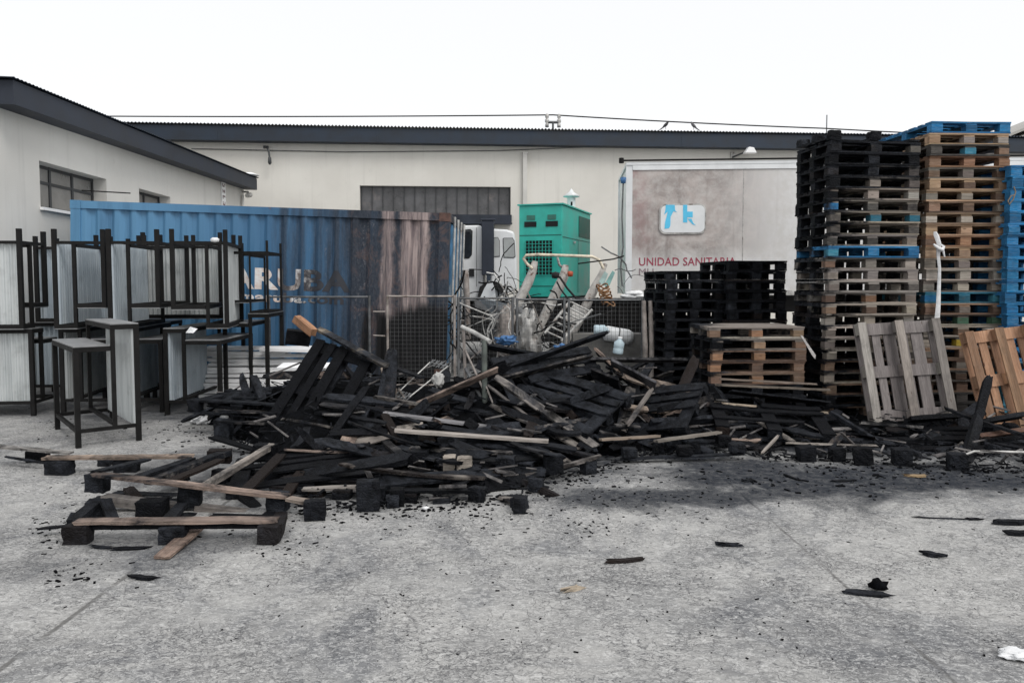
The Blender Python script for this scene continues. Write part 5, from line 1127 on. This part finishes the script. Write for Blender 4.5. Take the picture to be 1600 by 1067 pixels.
front_pallet('burnt pallet tilted on another, with a long salmon front board', (130, 800), (505, 812), 5.4,
    [(147, 738, 450, 773, 5.33, 5.36, .10, .024, SAL, .46), (450, 776, 503, 786, 5.34, 5.24, .1, .022, (.4, .33, .27), .45), (163, 772, 276, 786, 5.40, 5.40, .10, .07, GRY, .48), (308, 788, 418, 800, 5.40, 5.40, .10, .06, GRY, .48), (150, 735, 230, 716, 5.35, 6.0, .09, .02, DK, .85), (308, 762, 425, 692, 5.5, 6.45, .07, .045, GRY, .5), (200, 748, 300, 714, 5.45, 6.1, .09, .022, DK, .9), (262, 752, 345, 716, 5.45, 6.1, .09, .022, DK, .85), (380, 768, 440, 708, 5.45, 6.2, .1, .022, DK, .9), (230, 748, 356, 702, 5.55, 6.4, .1, .05, GRY, .56), (440, 780, 470, 735, 5.4, 6.1, .09, .022, DK, .85)],
    [(130, 164, 742, 771, 5.36), (275, 310, 758, 796, 5.36), (415, 447, 772, 808, 5.36), (472, 506, 784, 815, None), (395, 430, 695, 722, 6.4), (322, 358, 704, 725, 6.35), (255, 290, 735, 755, 5.9), (330, 358, 735, 757, 6.0)], seed=4)
front_pallet('charred pallet remains pinned under the tilted salmon edged pallet', (130, 808), (255, 808), 5.5,
    [(165, 797, 340, 800, 5.5, 5.5, .1, .02, DK, .92), (150, 776, 300, 782, 5.6, 5.55, .1, .03, GRY, .62), (180, 768, 400, 778, 5.8, 5.8, .1, .03, GRY, .58), (290, 800, 420, 803, 5.35, 5.35, .1, .04, DK, .95), (200, 760, 235, 800, 5.7, 5.4, .09, .03, DK, .9), (360, 752, 410, 800, 5.9, 5.4, .1, .03, DK, .85), (210, 785, 300, 770, 5.5, 5.9, .09, .02, GRY, .7), (330, 800, 470, 770, 5.5, 5.9, .08, .02, DK, .85)],
    [(130, 166, 784, 810, None), (210, 256, 783, 809, None), (280, 300, 785, 800, 5.7)], seed=5)
front_pallet('burnt pallet with a tan warped front board, nearest the lone counter', (68, 742), (300, 735), 6.5,
    [(70, 713, 302, 711, 6.45, 6.55, .12, .022, (.42, .335, .27), .46), (-20, 694, 112, 706, 6.75, 6.75, .09, .02, (.3, .3, .3), .48), (8, 712, 70, 722, 6.7, 6.6, .03, .015, DK, .9), (68, 741, 215, 738, 6.5, 6.52, .08, .016, DK, .95), (215, 738, 290, 722, 6.5, 6.9, .09, .018, GRY, .55)],
    [(68, 108, 721, 743, None), (175, 212, 719, 739, None), (38, 70, 705, 723, None), (152, 170, 716, 735, 6.7)], seed=6)
front_pallet('burnt pallet with two pale lit front boards high on the heap front', (600, 700), (860, 720), 6.85,
    [(617, 670, 856, 687, 6.75, 6.7, .10, .026, (.42, .40, .38), .33), (600, 643, 760, 664, 7.1, 7.05, .10, .026, (.40, .40, .41), .36), (600, 645, 625, 690, 7.05, 6.75, .09, .026, (.1, .12, .15), .65), (640, 700, 760, 703, 6.78, 6.78, .06, .02, GRY, .6), (585, 618, 668, 632, 7.35, 7.3, .09, .024, GRY, .5), (760, 662, 850, 680, 7.1, 6.9, .09, .025, DK, .85)],  # whitish boards: their lit tops are painted into the colour
    [(620, 655, 674, 705, 6.8), (730, 765, 682, 712, 6.8), (818, 850, 690, 716, 6.78), (600, 640, 648, 680, 7.1), (700, 735, 660, 690, 7.1)], seed=7)
front_pallet('burnt pallet frame on the ground at the front of the heap, open to the camera', (600, 792), (757, 790), 5.6,
    [(596, 764, 760, 764, 5.65, 5.65, .09, .022, DK, .9), (640, 792, 758, 785, 5.58, 5.66, .08, .016, GRY, .68), (615, 770, 745, 768, 6.1, 6.1, .09, .05, GRY, .62), (560, 758, 600, 790, 5.95, 5.6, .08, .02, DK, .8)],
    [(608, 630, 765, 793, None), (740, 758, 764, 786, None), (672, 694, 766, 780, 6.0)], seed=8)
front_pallet('burnt pallet with a thin pale edged board between the salmon board and heap front', (478, 790), (590, 800), 5.7,
    [(474, 762, 556, 759, 5.75, 5.75, .09, .02, GRY, .42), (500, 742, 600, 748, 5.95, 5.9, .1, .022, DK, .75), (470, 775, 560, 788, 5.75, 5.6, .08, .02, GRY, .64)],
    [(555, 592, 752, 800, None), (480, 505, 764, 790, 5.72)], seed=9)
front_pallet('burnt pallet upturned beside the two pale topped blocks, boards pale at their edges', (640, 745), (800, 740), 6.2,
    [(640, 698, 800, 706, 6.4, 6.35, .1, .022, GRY, .5), (655, 718, 700, 690, 6.2, 6.8, .09, .02, DK, .75), (745, 738, 830, 712, 6.2, 6.5, .1, .022, GRY, .55), (800, 690, 872, 722, 6.6, 6.3, .09, .02, GRY, .58)],
    [(640, 668, 705, 735, 6.2), (775, 805, 715, 745, 6.2), (850, 880, 712, 742, 6.25)], seed=10)
front_pallet('burnt pallet frame standing out of the heap front under the bent grey plank', (755, 802), (822, 803), 5.5,
    [(752, 799, 806, 802, 5.42, 5.4, .05, .014, DK, .9), (786, 776, 812, 790, 5.6, 5.42, .04, .02, GRY, .6), (780, 776, 818, 778, 5.6, 5.55, .05, .016, GRY, .5)], [(802, 822, 778, 804, None)], seed=11)
front_pallet('burnt pallet with grey ashen boards beside the counters and the pale rag', (340, 690), (470, 690), 7.4,
    [(335, 640, 470, 643, 7.9, 7.9, .1, .022, GRY, .58), (345, 657, 480, 662, 7.7, 7.7, .09, .022, GRY, .55), (330, 681, 480, 725, 7.4, 7.0, .1, .022, DK, .7), (390, 626, 470, 632, 8.3, 8.2, .1, .022, GRY, .5), (395, 585, 410, 620, 8.3, 8.1, .1, .05, GRY, .66), (425, 640, 470, 655, 8.0, 7.8, .07, .05, PALE, .5)],
    [(333, 360, 655, 690, None), (405, 430, 645, 668, 7.7), (430, 455, 660, 690, 7.5)], seed=12)
for a in ((693, 712, 716, 742, 6.15, 'pale topped charred block standing on the front pallets'), (714, 738, 718, 746, 6.12, 'second pale topped charred block beside its twin on the front pallets')):
    p, q = W(a[0], a[2], a[4]), W(a[1], a[3], a[4]); o = mobj('charred_block', rough_box((q.x - p.x, .12, p.z - q.z + .05), a[0], .008, 3, .06), None); o.location = (p + q) / 2; o.color = (*PALE, .42); tag(o, a[5], 'block', HEAP)
o = mobj('charred_block', rough_box((.27, .15, .17), 41, .012, 3, .1), None); o.location = W(466, 527, 8.42); o.rotation_euler = (.1, .12, .2); o.color = (*DK, 1.0); tag(o, 'wide charred block at the peak of the leaning pallet under the orange stub', 'block', HEAP)
# loose blocks along the front edge, each standing on the concrete
for px, py, s_, lab in ((612, 795, .10, 'charred block on the concrete under the long curved beam'), (590, 785, .12, 'charred block at the front edge left of the small white stone'), (745, 785, .12, 'charred block at the front edge under the bent grey plank'), (812, 800, .11, 'charred block alone on the concrete in front of the heap'), (838, 770, .12, 'charred block under the short sliding plank'), (920, 742, .13, 'charred block holding the end of the bent grey plank'),
                      (975, 712, .13, 'charred block under the pale tan plank end'), (1031, 710, .12, 'charred block under the pale narrow plank, nearer the heap'), (1086, 712, .13, 'charred block under the pale narrow plank, over the wet patch'), (1262, 722, .16, 'square charred block standing free in front of the ash strip'), (1311, 722, .14, 'rounded charred block in front of the ash strip'), (1352, 727, .17, 'largest charred block in front of the ash strip'), (1413, 728, .17, 'charred block tipped on its corner in front of the ash strip'), (1500, 735, .16, 'charred block under the pale bent metal strip'), (770, 760, .14, 'round burnt block beside the bent grey plank'), (350, 668, .14, 'round charred block beside the pale rag near the counters')):
    p = G(px, py); o = mobj('charred_block', rough_box((s_, s_ * .8, s_ * .95), px, .012, 3, .14), None); o.location = (p.x, p.y + .05, s_ * .45); o.rotation_euler = (random.uniform(-.1, .1), random.uniform(-.15, .15), random.uniform(-.6, .6)); o.color = (*DK, 1.0); tag(o, lab, 'block', HEAP)
o = mobj('charred_plank', plank_mesh(.52, .11, .018, 900, .1, 0, 'charred_plank', .05), None); a_, b_ = G(245, 880), G(320, 826); o.matrix_world = M4(frame(Vector((b_.x - a_.x, b_.y - a_.y, .05))), (a_ + b_) / 2 + Vector((0, 0, .035))); o.color = (.30, .22, .18, .52); tag(o, 'scorched plank with a pale end lying off the nearest pallet onto the concrete', 'plank', HEAP)
# loose charred planks: twenty cut sizes, many copies
rr = random.Random(77); VAR = []
for i in range(26):
    big = i % 2 == 0; L_ = rr.uniform(.75, 1.25) if big else rr.uniform(.3, .7); VAR.append((L_, plank_mesh(L_, rr.choice((.08, .1, .1, .14, .15)), rr.choice((.018, .022, .022, .03)), 300 + i, rr.uniform(.2, .8), rr.uniform(-.02, .03), 'charred_plank', rr.uniform(.1, .35))))
BLK_V = [rough_box((.13, .1, .085), 700 + i, .012, 3, .16) for i in range(6)]
REG = [(320, 430, 'near the stall counters'), (430, 620, 'round the leaning charred pallet'), (620, 800, 'before the rusty trestle'), (800, 960, 'below the longest upturned board'), (960, 1120, 'beside the low half burnt stack'), (1120, 1300, 'in the ash strip before the low stack'), (1300, 1460, 'in the ash strip before the grey leaning pallet'), (1460, 1700, 'in the ash strip before the orange leaning pallet')]
cnt = 0; tries = 0
while cnt < 165 and tries < 9000:
    tries += 1
    px = rr.uniform(335, 1625); yf, yc = prof(px); u = rr.random() ** .8; df = F_PX * EYE / (yf - 440); back = 9.0 if px < 1010 else 8.5
    d = df + .22 + u * max(.1, back - df - .25); x = (px - 800) / F_PX * d
    if px < 460 and d < 6.9: continue
    if 440 < px < 605 and 7.0 < d < 8.5: continue
    if 1340 < px < 1500 and d > 8.2 or px > 1500 and d > 8.0: continue
    h = mound(x, d); e = .12; gx = (mound(x + e, d) - mound(x - e, d)) / (2 * e); gy = (mound(x, d + e) - mound(x, d - e)) / (2 * e)
    low = px > 1120 or d < df + .7
    isb = rr.random() < .14; yaw = rr.gauss(0, .8) + (0 if rr.random() < .6 else 1.4); dirv = Vector((math.cos(yaw), math.sin(yaw), 0))
    sl = gx * dirv.x + gy * dirv.y; dirv.z = max(-.9, min(.9, sl * .6 + rr.gauss(0, .13 if low else .42)))
    nrm = Vector((-gx, -gy, 1.0)).normalized() + Vector((rr.gauss(0, .35), rr.gauss(-.2, .4), 0))
    reg = next(r_[2] for r_ in REG if r_[0] <= 800 + F_PX * x / d < r_[1] or r_[1] == 1700)
    if isb:
        o = mobj('charred_block', rr.choice(BLK_V), None); o.matrix_world = M4(frame(dirv, nrm), Vector((x, d, max(.05, h * .85 + .03)))); tag(o, 'loose charred block ' + reg, 'block', HEAP)
    else:
        L_, me = rr.choice(VAR if not low else [q for q in VAR if q[0] < .75] + VAR[:4]); o = mobj('charred_plank', me, None)
        z = max(h * .70 + rr.uniform(0, .08 if not low else .05), .02 + abs(dirv.normalized().z) * L_ * .45); o.matrix_world = M4(frame(dirv, nrm), Vector((x, d, z))); tag(o, 'loose charred plank ' + reg, 'plank', HEAP)
    pale = rr.random()  # the paler share of part-burnt pieces stands in for sky-lit edges
    o.color = (*(rr.choice((SAL, GRY, PALE, (.4, .33, .27))) if pale < .42 else DK), rr.uniform(.40, .58) if pale < (.16 if px < 1120 else .08) else rr.uniform(.6, .72) if pale < .42 else rr.uniform(.75, 1.0)); cnt += 1
for i in range(30):                      # more of them in the hollow at the heap front
    px = rr.uniform(440, 930); yf, yc = prof(px); df = F_PX * EYE / (yf - 440); d = df + rr.uniform(.25, 2.0); x = (px - 800) / F_PX * d; h = mound(x, d); L_, me = rr.choice(VAR); yaw = rr.gauss(0, .6); dv = Vector((math.cos(yaw), math.sin(yaw), rr.gauss(0, .14)))
    px2 = 800 + F_PX * x / d; reg = next(r_[2] for r_ in REG if r_[0] <= px2 < r_[1]); o = mobj('charred_plank', me, None); o.matrix_world = M4(frame(dv, (rr.gauss(0, .3), rr.gauss(-.2, .3), 1)), Vector((x, d, h * .72 + rr.uniform(.03, .10) + abs(dv.z) * L_ * .4))); tag(o, 'loose charred plank ' + reg, 'plank', HEAP)
    o.color = (*rr.choice((GRY, PALE, SAL, DK, DK)), rr.choice((.5, .58, .64, .8, .95)))
# pale splinters added in place of sky-lit plank edges: one mass
m = MB()
for i in range(90):
    px = rr.uniform(340, 1630); yf, yc = prof(px); df = F_PX * EYE / (yf - 440); d = df + rr.random() ** 1.2 * (8.8 - df); x = (px - 800) / F_PX * d; h = mound(x, d); yaw = rr.gauss(0, .7); v = Vector((math.cos(yaw), math.sin(yaw), rr.gauss(0, .3))).normalized(); L_ = rr.uniform(.08, .38); p = Vector((x, d, h * .85 + rr.uniform(.03, .13)))
    m.beam(p - v * L_ / 2, p + v * L_ / 2, rr.uniform(.012, .05), rr.uniform(.008, .018), (rr.gauss(0, .3), rr.gauss(0, .4), 1))
o = m.build('lit_edge_splinters', WOOD); o.color = (.22, .215, .215, .46); tag(o, 'pale splinters added over the burnt heap as its lit plank edges', 'splinters', kind='stuff')
# small light flakes and splinters riding on the heap: one mass
m = MB(); rr = random.Random(12)
for i in range(1500):
    px = rr.uniform(330, 1630); yf, yc = prof(px); df = F_PX * EYE / (yf - 440); d = df - .12 + rr.random() ** 1.4 * (8.8 - df); x = (px - 800) / F_PX * d
    h = mound(x, d) * .72; v = Vector((rr.gauss(0, 1), rr.gauss(0, 1), rr.gauss(0, .3))); L_ = rr.choice((.03, .05, .05, .08, .14)); p = Vector((x, d, max(.008, h + rr.uniform(0, .06))))
    m.beam(p - v.normalized() * L_ / 2, p + v.normalized() * L_ / 2, rr.uniform(.008, .03), .008, (rr.gauss(0, .3), rr.gauss(0, .3), 1))
o = m.build('charcoal_splinters', WOOD); o.color = (.2, .2, .2, .66); tag(o, 'small charred splinters and flakes strewn over the burnt heap', 'splinters', kind='stuff')
# chips of charcoal scattered on the concrete
m = MB()
def chips(px, py, sx, sy, n, smax):
    for i in range(n):
        p = G(px + rr.gauss(0, sx), max(600, py + rr.gauss(0, sy))); s_ = smax * .62 * rr.random() ** 2.2 + .003; a = rr.uniform(0, 6.3)
        m.box((p.x, p.y, s_ * .22), (s_ * rr.uniform(1, 2.6), s_ * rr.uniform(.5, 1), s_ * .4), Matrix.Rotation(a, 3, 'Z') @ Matrix.Rotation(rr.uniform(-.3, .3), 3, 'X'))
for c_ in ((80, 830, 22, 14, 60, .025), (110, 770, 25, 20, 50, .02), (450, 850, 40, 14, 60, .02), (620, 805, 120, 7, 120, .025), (900, 800, 60, 22, 120, .02), (1000, 780, 90, 25, 160, .02), (1250, 745, 150, 14, 220, .035), (1450, 745, 120, 12, 160, .03), (120, 895, 30, 12, 50, .03), (300, 670, 60, 16, 160, .03), (60, 670, 60, 15, 60, .025), (1250, 860, 250, 80, 150, .014), (600, 930, 300, 70, 160, .012), (1100, 985, 300, 50, 90, .012), (560, 830, 200, 12, 110, .018)): chips(*c_)
rr = random.Random(61)
for i in range(1500):
    px = rr.uniform(335, 1620); p = G(px, prof(px)[0] + abs(rr.gauss(0, 11)) - 6); s_ = .018 * rr.random() ** 3 + .002
    m.box((p.x, p.y, s_ * .3), (s_ * rr.uniform(1, 2.6), s_, s_ * .6), Matrix.Rotation(rr.uniform(0, 6), 3, 'Z'))
o = m.build('charcoal_chips', ASH); tag(o, 'tiny black charcoal chips scattered over the concrete', 'chips', kind='stuff')
# single pieces on the open concrete
def piece(px, py, L_, w, t, yaw, col, ch, label, name='charred_splinter', seed=0):
    p = G(px, py); o = mobj(name, plank_mesh(L_, w, t, 400 + seed + int(px), .5, .004, name, .25), None); o.location = (p.x, p.y, t * .55); o.rotation_euler.z = yaw; o.color = (*col, ch); return tag(o, label, 'splinter')
piece(975, 878, .19, .045, .02, .18, DK, .95, 'flat black charred splinter alone in the middle of the open concrete')
piece(895, 922, .09, .045, .02, .5, (.4, .35, .28), .35, 'small chip with a pale top on the open concrete')
piece(1140, 853, .11, .045, .02, -.1, DK, .95, 'small black charred chip on the concrete below the wet patch')
piece(1240, 748, .2, .03, .012, 1.9, DK, .95, 'thin black splinter before the ash strip'); piece(1430, 745, .17, .05, .02, -.2, (.5, .36, .2), .3, 'small tan chip before the ash strip')
piece(1318, 752, .18, .05, .012, .1, DK, .95, 'thin black flake before the largest charred block'); piece(1170, 752, .08, .05, .02, .4, DK, .9, 'black lump nearest the wet patch')
piece(1580, 819, .22, .07, .03, -.1, DK, 1, 'black charred bit at the photo edge, farther of the pair'); piece(1596, 836, .2, .06, .03, -.1, DK, 1, 'black charred bit at the photo edge, nearer of the pair')
piece(1456, 869, .1, .06, .025, -.5, DK, .95, 'small charred lump on the concrete above the joint'); piece(1520, 812, .1, .03, .012, 0, DK, .95, 'thin charred sliver before the orange leaning pallet'); piece(1465, 810, .3, .02, .008, -.1, DK, .95, 'long thin charred sliver lying on the concrete')
piece(1358, 929, .22, .07, .015, -.25, DK, 1, 'flat black scrap on the concrete joint with a lump on it'); lump('charred_lump', G(1372, 921) + Vector((0, 0, .03)), (.05, .035, .03), ASH, 'rounded charred lump resting on the flat black scrap at the joint', 'lump', 4, .5, 2)
piece(205, 858, .2, .05, .012, .1, DK, 1, 'thin charred flake under the nearest pallet front'); piece(158, 856, .13, .04, .012, -.2, DK, 1, 'short charred flake under the nearest pallet end'); piece(225, 905, .16, .04, .02, -.2, DK, 1, 'charred splinter on the soot spot before the nearest pallet')
o = lump('white_stone', G(665, 796) + Vector((0, 0, .012)), (.03, .018, .014), RAG, 'small white stone at the front edge of the heap', 'stone', 3, .3, 2)
o = lump('paper_scrap', G(1594, 1027) + Vector((0, 0, .015)), (.085, .05, .02), RAG, 'white crumpled paper scrap on the concrete at the photo corner', 'paper', 5, .6)
o = lump('white_rag', G(318, 662) + Vector((0, 0, .04)), (.12, .09, .05), RAG, 'white crumpled rag on the ground by the stall counters', 'rag', 8, .7)
b_ = thing('plastic_bottle', 'greyish plastic bottle standing among the charred planks by the counters', 'bottle', G(351, 672) + Vector((0, -.05, .0)))
MB().lathe([(0, 0), (.045, 0), (.05, .02), (.048, .12), (.05, .16), (.02, .22), (.018, .25), (0, .25)], (0, 0, 0), 14, Matrix.Rotation(.12, 3, 'Y')).build('body', PALEPL if False else simple('dirty_bottle', (.28, .29, .30), .4, 0, .3, 12), b_)
# rusty trestle standing in the heap
tp = W(741, 640, 8.05); ts = thing('rusty_trestle', 'burnt metal trestle with a pale top bar standing in the heap', 'trestle', (tp.x, tp.y, 0)); base = ts.location.copy()
POST = simple('green_grey_scorched_post', (.10, .115, .105), .6, .3, .5, 7, dirt=((.17, .11, .08), .6))
for nm, P, r_, m_ in (('leg', WW(8.3, (724, 514), (726, 560), (728, 625)), .017, RUSTY), ('leg', WW(7.9, (757, 532), (757, 590), (758, 655)), .03, POST), ('top_bar', [W(722, 511, 8.3), W(740, 519, 8.1), W(766, 534, 7.88)], .026, PALEMETAL),
                      ('brace', [W(726, 545, 8.3), W(756, 610, 7.95)], .012, RUSTY), ('brace', [W(727, 575, 8.3), W(757, 632, 7.95)], .018, GREYMETAL), ('brace', [W(758, 600, 7.9), W(778, 650, 7.7)], .01, RUSTY)): T(nm, rel(P), r_, m_, parent=ts)
mats_ = [W(672, 566, 7.95), W(620, 615, 7.7), W(700, 572, 7.9), W(640, 620, 7.65)]
cs = thing('wire_chair_frame', 'burnt black wire frame with patterned crossbars lying on the heap', 'wire frame', (mats_[1].x, mats_[1].y, 0)); base = cs.location.copy()
T('side_rod', rel([mats_[0], mats_[1]]), .008, PALEMETAL, parent=cs, n=6); T('side_rod', rel([mats_[2], mats_[3]]), .008, PALEMETAL, parent=cs, n=6)
for a, b in ((mats_[0], mats_[2]), (mats_[1], mats_[3])):
    m = MB()
    for k in range(9):
        p = a.lerp(b, k / 8) - base; off = (mats_[1] - mats_[0]).normalized() * .07; m.tube([p - off * .7, p + Vector((.012 * (-1) ** k, 0, 0)), p + off * .7], .006, 5)
    m.tube(rel([a, b]), .009, 5); m.build('crossbar', GREYMETAL, cs)
o = lump('plaster_chunk', W(684, 594, 7.75), (.06, .05, .08), simple('pale_plaster', (.40, .40, .39), .9, 0, .2, 9, .3), 'pale plaster chunk perched beside the burnt wire frame', 'chunk', 17, .5)

# ================================================================== light
w = bpy.data.worlds.new('World'); SC.world = w; w.use_nodes = True; nt = w.node_tree; bg = nt.nodes['Background']
SUN_EL, SUN_AZ = R(50), R(142)
sky = nt.nodes.new('ShaderNodeTexSky'); sky.sky_type = 'NISHITA'; sky.sun_disc = False; sky.sun_elevation = SUN_EL; sky.sun_rotation = SUN_AZ; sky.dust_density = 3.0; sky.air_density = 1.0
bw = nt.nodes.new('ShaderNodeRGBToBW'); nt.links.new(sky.outputs[0], bw.inputs[0])
mp = nt.nodes.new('ShaderNodeMapRange'); nt.links.new(bw.outputs[0], mp.inputs[0]); mp.inputs[1].default_value = 0; mp.inputs[2].default_value = 20; mp.inputs[3].default_value = 6.2; mp.inputs[4].default_value = 8.6
cb = nt.nodes.new('ShaderNodeCombineColor'); 
mx = nt.nodes.new('ShaderNodeMix'); mx.data_type = 'RGBA'; mx.inputs[0].default_value = .90
nt.links.new(sky.outputs[0], mx.inputs[6]); nt.links.new(mp.outputs[0], mx.inputs[7])
nt.links.new(mx.outputs[2], bg.inputs['Color']); bg.inputs['Strength'].default_value = .14
sd = bpy.data.lights.new('sun', 'SUN'); sd.energy = 1.2; sd.angle = R(24); sd.color = (1, .97, .93); so = bpy.data.objects.new('sun', sd); COL.objects.link(so)
sdir = Vector((math.sin(SUN_AZ) * math.cos(SUN_EL), math.cos(SUN_AZ) * math.cos(SUN_EL), math.sin(SUN_EL))); so.rotation_euler = sdir.to_track_quat('Z', 'Y').to_euler(); so.location = (0, -5, 20)
SC.view_settings.view_transform = 'Standard'; SC.view_settings.look = 'None'; SC.view_settings.gamma = 1; SC.view_settings.exposure = 0.22
